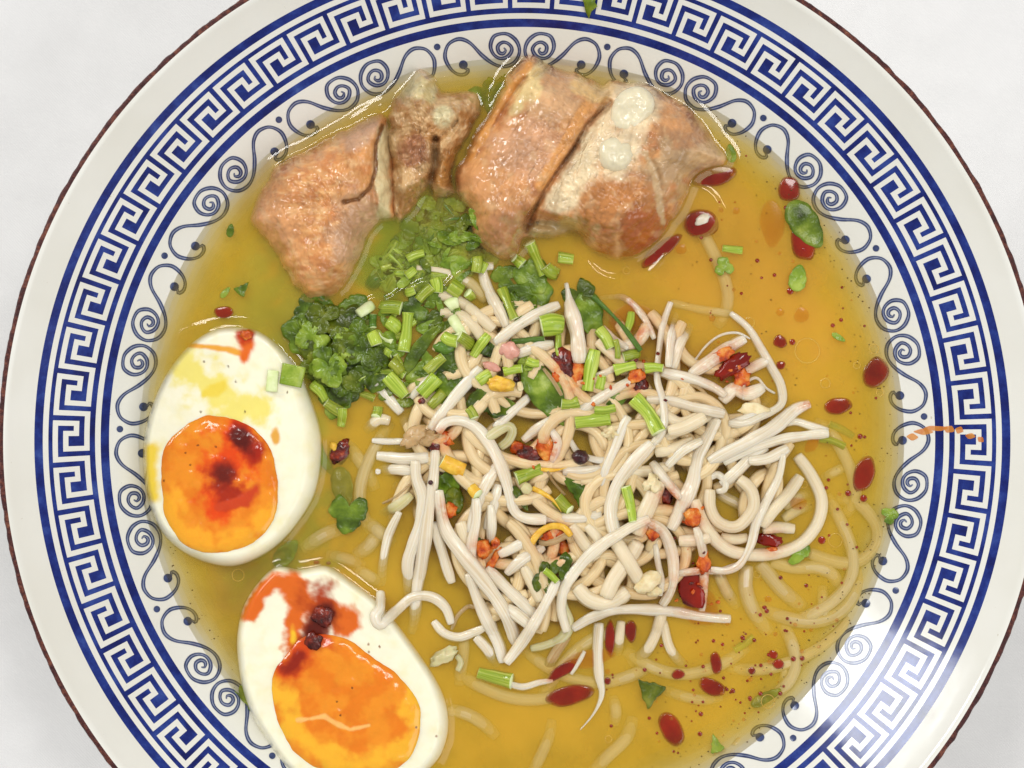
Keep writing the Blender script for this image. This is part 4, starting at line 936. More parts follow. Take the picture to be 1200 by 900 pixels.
leaf(*A([(535, 330)])[0], 28, 300, 'flat dark green square left of the pink ham bit', LEAF, 'chip', .8, lift=.07)
leaf(*A([(660, 375)])[0], 28, 20, 'bright green leaf above the long dark leaf', LEAFL, 'blade', .6)
leaf(*G_([(100, 665)])[0], 34, 250, 'dark jagged leaf in the centre right of the thin stem', LEAF, 'chip', 1.0, lift=.06)
leaf(*F_([(430, 630)])[0], 34, 60, 'upper leaf of the small dark pair left of centre', LEAF, 'blade', .75, lift=.07)
leaf(*F_([(465, 735)])[0], 32, 285, 'lower leaf of the small dark pair left of centre', LEAF, 'blade', .6, lift=.07)
leaf(*F_([(850, 720)])[0], 34, 300, 'narrow dark leaf sliver beside the arching sprout', LEAF, 'blade', .25, lift=.05)
leaf(*L_([(85, 590)])[0], 40, 80, 'left leaf of the small pair on the white sprout', LEAF, aspect=.6, lift=.1)
leaf(*L_([(190, 520)])[0], 34, 60, 'right leaf of the small pair on the white sprout', LEAF, aspect=.7, lift=.1)
leaf(*F_([(600, 990)])[0], 20, 120, 'dark scrap of leaf behind the orange chili curl', LEAF)
leaf(*G_([(300, 140)])[0], 24, 0, 'dark leaf scrap behind the flat straight sprout', LEAF)
for x, y, s, r, l, m, kd, asp in ((850, 312, 24, 100, 'small green leaf floating upper right of the heap', LEAFL, 'lobed', .9), (937, 325, 32, 80, 'oval green leaf floating at the right', LEAFL, 'blade', .6),
        (946, 262, 64, 304, 'largest floating green leaf beside the two red drops', LEAF, 'blade', .5), (1045, 605, 20, 20, 'green leaf touching the right scrolls', LEAFL, 'lobed', 1), (936, 650, 32, 20, 'green leaf lying on the large noodle ring', LEAFL, 'lobed', .7),
        (763, 813, 34, 120, 'triangular green leaf floating at the bottom', LEAF, 'chip', .8), (841, 877, 20, 90, 'small green triangle floating near the bottom edge', LEAFL, 'chip', .8), (281, 339, 16, 30, 'tiny green leaf floating above the upper egg', LEAF, 'chip', .9),
        (262, 342, 16, 50, 'faint green fleck above the upper egg', LEAFL, 'blade', .4), (268, 269, 16, 80, 'green fleck by the left pork piece', LEAF, 'blade', .5), (858, 178, 22, 100, 'light green scrap right of the right pork piece', LEAFL, 'blade', .5),
        (282, 822, 40, 300, 'green leaf tucked beside the lower egg at the bowl wall', LEAFL, 'lobed', .7), (985, 395, 18, 330, 'small light green fleck floating at the right', LEAFL, 'blade', .35)):
    leaf(x, y, s, r, l, m, kd, asp, curl=.04, name='floating_leaf')
leaf(572, 112, 46, 60, 'dark leaf drowned in the gap between the two pork pieces', LEAF, sub=.08)
leaf(590, 95, 40, 20, 'leaf drowned behind the skin of the right pork piece', LEAF, sub=.12)
leaf(900, 820, 40, 30, 'pale green leaf drowned near the lower right wall', LEAFL, 'blade', .3, sub=.10)
# a green leaf lying on the printed wall at the top
rx, ry, rz = onwall(690, 5); vs_ = []; fs_ = []
ol = [(690, -8), (699, -4), (697, 3), (700, 8), (693, 14), (690, 23), (686, 14), (684, 4), (681, -4)]
for lift in (.06, .02):
    vs_.append(onwall(690, 4, lift + .05)); vs_ += [onwall(x, y, lift + .02 * (i % 2)) for i, (x, y) in enumerate(ol)]
n = len(ol); fs_ = [(0, 1 + (i + 1) % n, 1 + i) for i in range(n)] + [(n + 1, n + 2 + i, n + 2 + (i + 1) % n) for i in range(n)] + [(1 + i, 1 + (i + 1) % n, n + 2 + (i + 1) % n, n + 2 + i) for i in range(n)]
tag(link('stray_leaf', vs_, fs_, LEAFL), 'green leaf scrap stuck on the blue Greek key border at the very top', 'leaf')

S_ = stem
S_(O_, (390, 330), (365, 560), 15, 'upright light green stem, longest in the chopped herbs')
S_(O_, (270, 700), (375, 820), 15, 'bright green stem piece slanting below the thin blade')
S_(O_, (500, 680), (600, 590), 12, 'stem piece slanting up above the shaded leaf')
S_(O_, (470, 810), (560, 710), 17, 'thick pale green stem left of the dark leaf')
S_(O_, (520, 880), (600, 800), 13, 'lowest pale green stem left of the slanting sprout')
S_(O_, (770, 590), (860, 460), 11, 'light stem pointing up between sprouts and the dark square leaf')
S_(O_, (940, 190), (1015, 370), 12, 'slim green stem left of the large dark leaf')
S_(O_, (640, 170), (700, 210), 17, 'round bright green stem piece at the white rim, left one')
S_(O_, (740, 215), (770, 250), 12, 'round bright green stem piece at the white rim, right one')
S_(O_, (450, 260), (530, 180), 13, 'stem piece pointing up under the white rim')
S_(O_, (380, 215), (430, 200), 11, 'small round stem piece at the left of the white rim')
S_(O_, (100, 340), (180, 285), 11, 'pale triangular stem piece above the cilantro clump', CUT)
S_(O_, (230, 300), (350, 310), 16, 'broad bright green stem above the upright one')
S_(O_, (185, 340), (185, 420), 9, 'dark stem standing at the right of the cilantro clump', STEMD)
S_(O_, (270, 380), (330, 430), 15, 'pale knob of stem left of the upright one')
S_(O_, (180, 450), (210, 520), 13, 'stem end against the cilantro clump')
S_(O_, (290, 620), (350, 680), 13, 'yellowish stem scrap above the bright green piece')
S_(O_, (600, 470), (680, 500), 15, 'knobbly green scrap right of the thin blade')
S_(O_, (690, 470), (760, 520), 14, 'knobbly yellow green scrap beside the parallel noodles')
S_(O_, (1000, 500), (1190, 485), 7, 'thin dark green stem under the slanting sprout', STEMD)
S_(O_, (950, 680), (1060, 660), 10, 'green stem right of the yellow bit')
S_(O_, (1090, 615), (1160, 630), 10, 'bright stem piece above the long dark leaf')
S_(O_, (800, 735), (870, 690), 14, 'stem piece left of the yellow bit')
S_(E_, (370, 510), (490, 500), 23, 'fat light green stem left of the broad bright sprout')
S_(E_, (472, 560), (470, 690), 8, 'thin upright stem below the fat light green one')
S_(E_, (685, 650), (640, 890), 15, 'tall pale green stem right of the red chili paste')
S_(E_, (725, 800), (710, 880), 12, 'short pale stem beside the tall one')
S_(E_, (710, 530), (780, 640), 14, 'left of two slanting stems at the upper right')
S_(E_, (805, 590), (820, 700), 8, 'narrow upright stem at the upper right')
S_(E_, (875, 540), (900, 430), 10, 'small upright green stem under the thin arching sprout')
S_(E_, (800, 770), (920, 740), 14, 'level green stem above the flat straight sprout')
S_(E_, (850, 690), (940, 670), 12, 'green stem piece above the level one at the upper right')
S_(E_, (978, 757), (1085, 757), 12, 'small bright green ring on the thin twisted sprout', lift=.06)
S_(E_, (675, 335), (955, 655), 5.5, 'long dark wire-thin stem at the upper right', STEMD, mid=(830, 490), lift=.05)
S_(G_, (415, 130), (560, 335), 19, 'bright green triangular stem on the right of the heap', mid=(500, 220))
S_(G_, (70, 275), (275, 250), 17, 'long light green stem below the flat straight sprout')
S_(G_, (185, 200), (305, 190), 10, 'short green stem on top of the long light one')
S_(G_, (-10, 165), (90, 155), 16, 'pale green stem right of the long dark leaf')
S_(G_, (365, 650), (410, 860), 12, 'bright green upright stem in the lower middle')
S_(F_, (825, 605), (975, 550), 16, 'light green stem under the orange chili bits at the centre')
S_(F_, (545, 190), (580, 250), 12, 'yellow green stem scrap under the lobed leaf')
S_(F_, (390, 500), (520, 560), 15, 'yellowish bean head left of centre', YEL)
S_(F_, (1060, 720), (1140, 790), 14, 'pale green stem end right of the yellow root')
S_(E_, (300, 20), (390, 210), 16, 'pale green stem leaning against the right pork piece')
S_(E_, (470, 110), (560, 120), 16, 'round green stem piece below the right pork piece')
S_(E_, (400, 160), (470, 210), 16, 'green stem piece above the broad bright sprout')
S_(E_, (210, 110), (260, 150), 14, 'stem scrap against the lower edge of the right pork piece')
S_(CC, (515, 590), (600, 635), 9, 'right pale green stem of two floating at the right', zsub=.03)
S_(CC, (480, 640), (570, 670), 10, 'left pale green stem of two floating at the right', zsub=.02)
S_(crop(800, 0, 3), (140, 872), (210, 880), 9, 'small bright green stem floating near the right pork piece')
S_(D, (180, 485), (250, 438), 9, 'light green stem floating at the lower right', zsub=.02)
S_(L_, (90, 540), (165, 610), 8, 'tiny pale stem joining the small leaf pair', lift=.1)
S_(B, (480, 565), (600, 595), 17, 'green bean head on the floating sprout below the heap', STEM)
S_(F_, (560, 650), (600, 700), 12, 'yellow root scrap at the centre', YEL)
lay(F_([(920, 660), (980, 690), (1040, 730), (1090, 800)]), 6, YEL, 'root_tail', 'thin yellow root tail right of the centre', 'root', 'thin root tails', flat=.8, lift=.05, taper='e')
lay(F_([(970, 550), (1050, 555), (1120, 540)]), 5, YEL, 'root_tail', 'thin yellow root beside the light green stem', 'root', 'thin root tails', flat=.8, lift=.05, taper='e')
lay(F_([(1010, 560), (1040, 620), (1110, 700)]), 3.5, HUSK, 'root_tail', 'hair-thin pale root right of the light green stem', 'root', 'thin root tails', flat=.8, lift=.06)
lay(A([(710, 395), (745, 440), (775, 490)]), 4.5, HUSK, 'root_tail', 'thin tan root crossing the long dark leaf', 'root', 'thin root tails', flat=.8, lift=.06)
lay(F_([(40, 750), (120, 710), (200, 640)]), 3, HUSK, 'root_tail', 'hair-thin root at the left of the heap', 'root', 'thin root tails', flat=.8, lift=.02)
# scallion ring on the upper egg
sc = empty('scallion_slice', (*U(332, 443, SOUP + .6), SOUP + .5), 'bright green scallion slice lying on the upper egg', 'scallion')
for pts, wd, m, nm in (([(345, 428), (342, 442), (340, 452)], 26, LEAFL, 'green_wrap'), ([(320, 434), (319, 446), (318, 459)], 13, CUT, 'pale_core')):
    z0 = float(np.max([Hs(*U(x + d, y, SOUP + .6)) for x, y in pts for d in (-8, 0, 8)])) + .05
    XYp = UV(spline(pts, 2), z0); XYZ = np.c_[XYp, np.full(len(XYp), z0)]
    tube(nm, XYZ, np.full(len(XYZ), wd / 2 / 56), m, 12, .3, .05, CUT if nm == 'green_wrap' else LEAFL, sc)

# ------------------------------------------------------------------ small bits: chili, nuts, pepper, droplets
def blob(c, p, rx, ry, rot, mat, name, lab, cat, group=None, hgt=.6, rough=.35, sub=0, seed=None, lift=0.0):
    px, py = c([p])[0]; z0 = float(np.median([Hs(*U(px + dx, py + dy, SOUP + .4)) for dx in (-rx * .5, 0, rx * .5) for dy in (-ry * .5, 0, ry * .5)])) + lift
    if sub: z0 = SOUP - sub
    z0 = max(z0, SOUP - .02)
    cx, cy = U(px, py, z0 + .1); ax, ay = rx / 56.0, ry / 56.0; az = min(ax, ay) * hgt; sd = rng.rand() * 90; vs, fs = [], []
    nu, nv = 20, 10; ca, sa = math.cos(R(rot)), math.sin(R(rot))
    for j in range(1, nv):
        ph = math.pi * j / nv
        for i in range(nu):
            th = 2 * math.pi * i / nu; d = np.array([math.sin(ph) * math.cos(th), math.sin(ph) * math.sin(th), math.cos(ph)])
            q = 1 + rough * noise.noise(Vector(d * 1.7) + Vector((sd, 0, 0))) + rough * .5 * noise.noise(Vector(d * 4) + Vector((sd, 3, 0)))
            x, y, z = d[0] * ax * q, d[1] * ay * q, d[2] * az * q; vs.append((cx + x * ca - y * sa, cy + x * sa + y * ca, z0 + az * .6 + z))
    vs.append((cx, cy, z0 + az * 1.6)); vs.append((cx, cy, z0 - az * .4)); t, b = len(vs) - 2, len(vs) - 1
    for j in range(nv - 2):
        for i in range(nu): fs.append((j * nu + i, (j + 1) * nu + i, (j + 1) * nu + (i + 1) % nu, j * nu + (i + 1) % nu))
    for i in range(nu): fs.append((t, i, (i + 1) % nu)); fs.append((b, (nv - 2) * nu + (i + 1) % nu, (nv - 2) * nu + i))
    o = link(name, vs, fs, mat); tag(o, lab, cat, group); stamp(cx, cy, z0, min(ax, ay) * .8); return o
GC = 'chili bits'
def chili(c, p, r, ry, rot, lab, mat=CHILI, hgt=.5, **k): return blob(c, p, r * .92, ry * .92, rot, mat, 'chili_flake', lab, 'chili flake', GC, rough=.5, hgt=hgt * .6, **k)
chili(E_, (490, 740), 14, 20, 10, 'dark red chili paste lump at the foot of the broad bright sprout', CHILID, hgt=.5)
chili(E_, (560, 800), 12, 19, -20, 'orange chili smear right of the dark red lump', hgt=.3)
chili(E_, (465, 800), 7, 9, 0, 'orange chili seed left of the dark red lump', hgt=.6, lift=.06)
chili(E_, (950, 860), 10, 14, 0, 'dark red chili bit under the tip of the flat straight sprout', CHILID, hgt=.5)
chili(E_, (930, 800), 12, 8, 30, 'orange chili smear on the tip of the flat straight sprout', hgt=.4, lift=.02)
chili(F_, (395, 380), 14, 11, 30, 'orange chili curl under the arching sprout', hgt=.4)
chili(F_, (345, 415), 6, 7, 0, 'small dark red chili bit left of the orange curl', CHILID)
chili(F_, (430, 790), 9, 10, 0, 'orange chili seed below the small dark leaf pair', hgt=.6)
chili(F_, (1000, 430), 11, 18, 20, 'bright orange chili flake right of the green scrap at the centre', hgt=.4)
chili(F_, (900, 470), 15, 10, -20, 'dark red chili smear between two orange flakes', CHILID, hgt=.4)
chili(F_, (840, 430), 10, 9, 0, 'orange chili flake left of the green scrap at the centre', hgt=.4)
chili(L_, (810, 100), 8, 14, -20, 'red chili scrap right of the beige crumb', CHILID, hgt=.3)
chili(L_, (730, 320), 10, 9, 30, 'orange chili smear on the top of the arched sprout', hgt=.4, lift=.03)
chili(L_, (965, 230), 11, 12, 20, 'orange red chili on the bright broad sprout', hgt=.4, lift=.02)
chili(L_, (1025, 500), 8, 14, 0, 'dark orange chili clump on the hanging stained sprout', CHILI, hgt=.4, lift=.02)
chili(L_, (955, 640), 17, 24, 15, 'broad dark red oil patch behind the stained sprout', OIL, hgt=.12)
chili(K, (725, 215), 12, 12, 0, 'orange chili ring between the vertical sprouts and the diagonal pair', hgt=.5, lift=.03)
chili(K, (790, 290), 5, 17, -30, 'orange chili strip below the chili ring', hgt=.4, lift=.03)
chili(K, (800, 190), 6, 9, 10, 'orange chili scrap right of the chili ring', hgt=.4, lift=.03)
chili(M, (500, 440), 25, 11, 35, 'glossy red chili slice at the right of the heap', OIL, hgt=.4, lift=.03)
chili(M, (430, 380), 15, 8, 30, 'orange oily patch above the glossy chili slice', hgt=.3)
chili(M, (545, 520), 10, 12, -30, 'orange red chili bit below the glossy chili slice', hgt=.4, lift=.03)
chili(N, (510, 565), 16, 8, -8, 'red chili skin piece resting on the large noodle ring', OIL, hgt=.4, lift=.02)
chili(N, (525, 630), 8, 5, 0, 'orange crumbs on the large noodle ring', hgt=.3)
chili(Q, (235, 510), 10, 17, -35, 'dark red chili flake left of the heap with a pale seed', CHILID, hgt=.35)
blob(Q, (212, 490), 4, 6, 20, YEL, 'chili_seed', 'pale orange seed on the dark red flake left of the heap', 'seed', hgt=.7, lift=.05)
chili(F_, (270, 150), 4.5, 3.5, 0, 'tiny brown red bit below the pale green stems', CHILID)
chili(L_, (335, 620), 4, 4, 0, 'tiny dark red bit above the hook-shaped noodle', CHILID)
chili(cg, (385, 365), 10, 11, 0, 'dark glossy chili lump on the lower egg, lower one', CHILID, hgt=.45)
chili(cg, (425, 265), 13, 12, -30, 'dark glossy chili lump on the lower egg, upper one', CHILID, hgt=.35)
chili(ce, (388, 90), 8, 6, 0, 'red chili bit on the narrow end of the upper egg', CHILI, hgt=.3)
# husk: curved yellow bean skin with red oil inside
lay(L_([(5, 400), (50, 330), (120, 285), (200, 290), (245, 340)]), 8, YEL, 'bean_husk', 'yellow curved bean skin stained with red oil in the lower middle', 'bean skin', 'bean skins', flat=.6, lift=.06)
lay(L_([(60, 380), (140, 375), (220, 340), (250, 380)]), 8, HUSK, 'bean_husk', 'tan lower edge of the bean skin in the lower middle', 'bean skin', 'bean skins', flat=.6, lift=.04)
chili(L_, (145, 335), 15, 7, 15, 'orange red oil caught in the yellow bean skin', hgt=.3, lift=.02)
chili(L_, (200, 415), 7, 13, 10, 'orange chili under the yellow bean skin', hgt=.4)
lay(K([(545, 690), (580, 610), (640, 555), (690, 560)]), 5, HUSK, 'bean_husk', 'clear golden bean skin above the curved sprout at the lower left', 'bean skin', 'bean skins', flat=.6, lift=.03)
lay(F_([(650, 430 - 60), (760, 300), (800, 320), (780, 380), (730, 420)]), 12, SPRG, 'bean_husk', 'pale yellow bean skin right of the arching sprout', 'bean skin', 'bean skins', flat=.5)
GB = 'crumbs and bean heads'
def bit(c, p, rx, ry, rot, mat, name, lab, cat, **k): return blob(c, p, rx, ry, rot, mat, name, lab, cat, GB, **k)
bit(A, (562, 452), 17, 8.5, -5, YEL, 'yellow_crumb', 'bright yellow crumb on the lobed leaf in the centre', 'crumb', hgt=.7, rough=.5, lift=.04)
bit(A, (592, 333), 12, 9, -25, HAM, 'ham_bit', 'pink square of ham between two short sprouts', 'ham bit', hgt=.4, rough=.4, lift=.05)
bit(A, (530, 390), 11, 5, -25, HAM, 'ham_bit', 'beige shred left of the pink ham square', 'ham bit', hgt=.6, lift=.04)
bit(A, (628, 460), 4, 6, 0, NUT, 'crumb', 'tiny pale crumb right of the yellow one', 'crumb', lift=.05)
bit(F_, (235, 350), 17, 9, 35, HUSK, 'sprout_bean', 'crisp tan bean head at the left of the heap', 'bean head', hgt=.7, rough=.6, lift=.04)
bit(F_, (300, 370), 12, 7, 20, HUSK, 'sprout_bean', 'paler second half of the crisp bean head', 'bean head', hgt=.6, rough=.6, lift=.03)
bit(F_, (885, 662), 7, 7, 0, SPRG, 'sprout_bean', 'round pale bead below the light green stem at the centre', 'bean head', hgt=.8, rough=.2, lift=.04)
bit(G_, (525, 640), 9, 9, 0, NUT, 'crumb', 'rough beige crumb right of the broad wavy sprout', 'crumb', rough=.8)
bit(G_, (285, 335), 10, 8, 0, NUT, 'crumb', 'rough pink beige crumb above the sprout bundle', 'crumb', rough=.8)
bit(L_, (695, 610), 17, 11, 35, NUT, 'garlic_bit', 'smooth cream garlic piece inside the bend of the arched sprout', 'garlic bit', hgt=.7, rough=.25, lift=.04)
bit(L_, (735, 665), 9, 6, 0, NUT, 'garlic_bit', 'small pale piece just below the cream garlic piece', 'garlic bit', hgt=.6)
bit(K, (500, 845), 17, 8, 30, SPRG, 'sprout_bean', 'crumbly cream bean head beside the lower egg', 'bean head', hgt=.7, rough=.6)
lay(K([(575, 840), (600, 880), (580, 930)]), 8, SPRG, 'root_tail', 'short curl hanging off the crumbly bean head', 'root', 'thin root tails')
bit(M, (620, 700), 16, 8, -5, NUT, 'crumb', 'flat cream crumb below the thin looping root', 'crumb', hgt=.5, lift=.03)
bit(G_, (100, 480), 10, 9, 0, BLACK, 'peppercorn', 'glossy dark peppercorn left of the broad wavy sprout', 'peppercorn', hgt=.9, rough=.15)
bit(O_, (605, 535), 13, 8, 0, STEMD, 'herb_bead', 'dark olive bead among the chopped stems', 'herb bead', hgt=.8, rough=.3)
bit(O_, (1022, 722), 4, 4, 0, BLACK, 'peppercorn', 'tiny black bead right of the yellow crumb', 'peppercorn', hgt=.9, rough=.15)
bit(F_, (322, 628), 3, 3, 0, BLACK, 'peppercorn', 'black speck at the tip of the small dark leaf pair', 'peppercorn', hgt=.9, rough=.1, lift=.05)
bit(crop(800, 0, 3), (70, 770), 10, 6, 30, SPRT, 'garlic_bit', 'white garlic slice ringed with red oil right of the pork', 'garlic bit', hgt=.5, lift=.03)

# oil drops: shallow domes floating on the broth
def drop(px, py, rx, ry, rot, mat, lab, group='chili oil drops', h=.012, name='oil_drop'):
    cx, cy = U(px, py, SOUP); vs, fs = [], []; n = 12 if max(rx, ry) < 5 else 28; ca, sa = math.cos(R(rot)), math.sin(R(rot)); sd = rng.rand() * 50; rg = (.0, .5, .8, 1.0)
    for k in rg[1:]:
        for i in range(n):
            t = 2 * math.pi * i / n; q = 1 + (.22 * noise.noise(Vector((math.cos(t) * 1.0 + sd, math.sin(t) * 1.0, 0))) if n > 12 else 0)
            x, y = k * q * rx / 56 * math.cos(t), k * q * ry / 56 * math.sin(t); vs.append((cx + x * ca - y * sa, cy + x * sa + y * ca, SOUP + .006 + h * (1 - k * k)))
    for i in range(n): t = 2 * math.pi * i / n; x, y = rx / 56 * math.cos(t), ry / 56 * math.sin(t); vs.append((cx + x * ca - y * sa, cy + x * sa + y * ca, SOUP - .03))
    vs.append((cx, cy, SOUP + .006 + h)); e = len(vs) - 1
    for i in range(n): fs.append((e, i, (i + 1) % n))
    for k in range(3):
        for i in range(n): fs.append((k * n + i, (k + 1) * n + i, (k + 1) * n + (i + 1) % n, k * n + (i + 1) % n))
    return tag(link(name, vs, fs, mat, attr={'fade': [0] * n + [.08] * n + [.6] * n + [.6] * n + [0]}), lab, 'oil drop', group)
for a in ((925, 221, 13, 15, 0, OIL, 'round purple red oil drop at the upper right wall'), (941, 284, 14, 21, 15, OIL, 'red oil drop below the largest floating leaf'), (905, 262, 17, 32, 5, OILO, 'long translucent orange oil pool beside the red drops'),
          (914, 400, 8, 8, 0, OIL, 'round red oil drop right of the bent sprout'), (915, 428, 5.5, 5, 0, OIL, 'small dark oil drop at the bend of the long sprout'), (939, 369, 10.5, 10.5, 0, OILO, 'round orange oil drop, larger of the orange pair'),
          (914, 366, 5.5, 5.5, 0, OILO, 'round orange oil drop, smaller of the orange pair'), (1026, 437, 14.5, 19, -28, OIL, 'large dark red oval drop nearest the right wall'), (982, 476, 16.5, 10, 12, OIL, 'level dark red oval drop right of the sprouts'),
          (1013, 555, 12.5, 21.5, -14, OIL, 'upright dark red oval drop at the right'), (1012, 584, 4.5, 4.5, 0, OIL, 'small round drop just below the upright oval one'), (963, 633, 4.8, 4.8, 0, OIL, 'round red drop right of the large noodle ring'),
          (948, 674, 1, 1, 0, OIL, 'pin-sized red drop lying right of the large noodle ring'), (834, 805, 17, 10, -24, OIL, 'dark red bean-shaped drop at the lower right'), (839, 777, 6.5, 14, 5, OIL, 'upright red drop above the bean-shaped one'),
          (912, 778, 7, 6, 0, OIL, 'red drop of the close pair at the lower right'), (906, 767, 6, 5, -40, OIL, 'upper red drop of the close pair at the lower right'), (881, 786, 4.5, 4.5, 0, OIL, 'round red drop between bean-shaped drop and the pair'),
          (668, 815, 30, 12, 11, OIL, 'longest dark red oil streak below the heap'), (787, 855, 13, 22, 25, OIL, 'red drop shaped like a flame at the bottom'), (739, 740, 7, 13, 0, OIL, 'dark red streak under the level sprout, right one'),
          (715, 748, 6, 22, 0, OIL, 'dark red streak under the level sprout, left one'), (795, 790, 8, 6, 0, OIL, 'round dark red drop above the triangular leaf'), (712, 798, 4, 4.5, 0, OIL, 'small red drop left of the triangular leaf'), (712, 787, 3.4, 4, 0, OILO, 'small orange drop left of the triangular leaf'),
          (262, 366, 12, 7.5, 0, OIL, 'dark red drop just above the upper egg'), (838, 206, 27, 12, 12, OIL, 'deep red oil pooled at the right tip of the pork'), (820, 262, 21, 17, 0, OIL, 'ring of red oil around the garlic slice'),
          (775, 293, 30, 9, 38, OIL, 'red oil along the lower right edge of the pork'), (843, 237, 1.5, 1.5, 0, OIL, 'pin-sized drop right of the pork'), (863, 247, 5, 5, 0, OILO, 'round orange drop right of the garlic slice'), (798, 292, 8, 7, 0, OILO, 'orange drop below the pork'),
          (660, 785, 22, 7, 32, OIL, 'curved red oil line right of the white sprout'), (385, 660, 0.1 + 3, 2.5, 0, OIL, 'red dot above the lower egg'), (371, 659, 4, 2.5, 0, OIL, 'red dot at the top edge of the lower egg'),
          (900, 702, 5, 4.5, 0, OILO, 'faint orange drop beside the short straight noodle')):
    drop(*a)
for a in ((738, 372, 30, 18, 20, OILO, 'orange oil pool under the stems at the upper right of the heap'), (822, 712, 22, 26, 0, OILO, 'orange oil pool at the lower right edge of the heap'), (690, 772, 34, 12, 10, OILO, 'orange oil pool below the level sprout'),
          (935, 590, 12, 9, 0, OILO, 'orange oil patch inside the large noodle ring'), (952, 520, 14, 8, 60, OILO, 'orange oil patch left of the two floating stems')): drop(*a)
occ = lambda x, y: Hs(*U(x, y, SOUP)) > SOUP - .05
nmade = 0
while nmade < 200:
    if random.random() < .6: x, y = random.gauss(860, 60), random.gauss(790, 55)
    else: x, y = random.uniform(820, 1050), random.uniform(170, 700)
    if y > 905 or math.hypot(x - 612, y - 516) > 425 or occ(x, y): continue
    nmade += 1; r = abs(random.gauss(0, 1.3)) + .8; drop(x, y, r, r, 0, OIL if random.random() < .6 else OILO, 'tiny round chili oil droplet floating in the broth', 'tiny chili oil droplets', h=.015)
# chili stained patches on strands in the lower right of the heap
for i in range(46):
    x, y = random.choice([(820, 680), (815, 640), (860, 430), (750, 450), (700, 450), (830, 700), (640, 530), (800, 600)]); x += random.gauss(0, 16); y += random.gauss(0, 14)
    blob(I1, (x, y), random.uniform(1.2, 3.2), random.uniform(1.2, 2.6), random.uniform(0, 180), random.choice([CHILI, CHILID, CHILI]), 'chili_speck', 'tiny chili speck clinging to the heap ' + zone(x, y), 'chili speck', 'tiny chili specks', hgt=.5, rough=.5)
# pepper dust floating near the walls
vs_, fs_ = [], []
for i in range(420):
    if i < 260: a = random.uniform(-65, 60); rho = random.gauss(425, 16)
    elif i < 330: a = random.uniform(180, 250); rho = random.gauss(430, 10)
    else: a = random.uniform(-70, 60); rho = random.uniform(250, 430)
    px, py = 612 + rho * math.cos(R(a)), 516 - rho * math.sin(R(a))
    if rho > 448 or occ(px, py): continue
    x, y = U(px, py, SOUP); s = random.uniform(.008, .024); n0 = len(vs_)
    vs_ += [(x - s, y, SOUP + .01), (x, y - s * .8, SOUP + .01), (x + s, y, SOUP + .01), (x, y + s * .8, SOUP + .01), (x, y, SOUP + .01 + s), (x, y, SOUP - s)]
    for q in range(4): fs_.append((n0 + q, n0 + (q + 1) % 4, n0 + 4)); fs_.append((n0 + (q + 1) % 4, n0 + q, n0 + 5))
tag(link('pepper_specks', vs_, fs_, m_plain('ground_pepper', [(.3, '#3a2a14'), (.7, '#6a5228')], 9, .6), smooth=False), 'fine dark pepper specks scattered on the broth along the bowl wall', 'pepper', kind='stuff')
# fat eyes: the highlight round each rim is put in as a paler ring
def ring(px, py, r, lab, tw=.010):
    cx, cy = U(px, py, SOUP); vs, fs = [], []; n, m = 36, 6; r /= 56.0
    for i in range(n):
        t = 2 * math.pi * i / n
        for j in range(m): a = 2 * math.pi * j / m; rr = r + tw * math.cos(a); vs.append((cx + rr * math.cos(t), cy + rr * math.sin(t), SOUP + .004 + tw * math.sin(a)))
    for i in range(n):
        for j in range(m): fs.append((i * m + j, ((i + 1) % n) * m + j, ((i + 1) % n) * m + (j + 1) % m, i * m + (j + 1) % m))
    tag(link('fat_eye', vs, fs, OILRING), lab, 'fat eye', 'clear rings of fat floating on the broth')
for a in ((946, 411, 14.5, 'largest clear ring of fat at the right'), (967, 449, 5.5, 'small bright fat ring left of the level red drop'), (1024, 409, 5.5, 'small fat ring above the large oval drop'), (1031, 460, 4, 'small fat ring below the large oval drop'),
          (979, 633, 8, 'fat ring beside the round red drop'), (279, 674, 7, 'fat ring in the gap between the two eggs'), (942, 568, 4, 'fat ring on the large noodle ring'), (887, 673, 4, 'fat ring below the large noodle ring'), (900, 822, 8, 'fat ring near the lower right wall'), (734, 317, 4, 'fat ring below the right pork piece'), (713, 866, 4, 'fat ring at the bottom centre'), (1004, 428, 4, 'fat ring left of the large oval drop'), (878, 378, 6, 'fat ring above the bend of the long sprout')): ring(*a)
# orange oil splash on the printed wall at the right
SPL = m_plain('orange_oil_stain', [(.3, '#d9761c'), (.7, '#e89a3a')], 6, .2)
see_through(SPL, .35)
vs_, fs_ = [], []
for (x, y, rx_, ry_) in ((1096, 502, 13, 3.5), (1112, 503, 6, 5), (1124, 504, 5, 4), (1137, 511, 6, 3), (1149, 515, 4, 4), (1082, 506, 10, 3), (1069, 512, 6, 3.5)):
    n0 = len(vs_); vs_.append(onwall(x, y, .022)); vs_ += [onwall(x + rx_ * math.cos(i * .4488) * (1 + .2 * math.sin(i * .9 + x)), y + ry_ * math.sin(i * .4488) * (1 + .25 * math.cos(i * .9 + y)), .013) for i in range(14)]
    fs_ += [(n0, n0 + 1 + i, n0 + 1 + (i + 1) % 14) for i in range(14)]
tag(link('oil_splash', vs_, fs_, SPL), 'orange oil splash across the blue border on the right side of the bowl', 'oil splash')

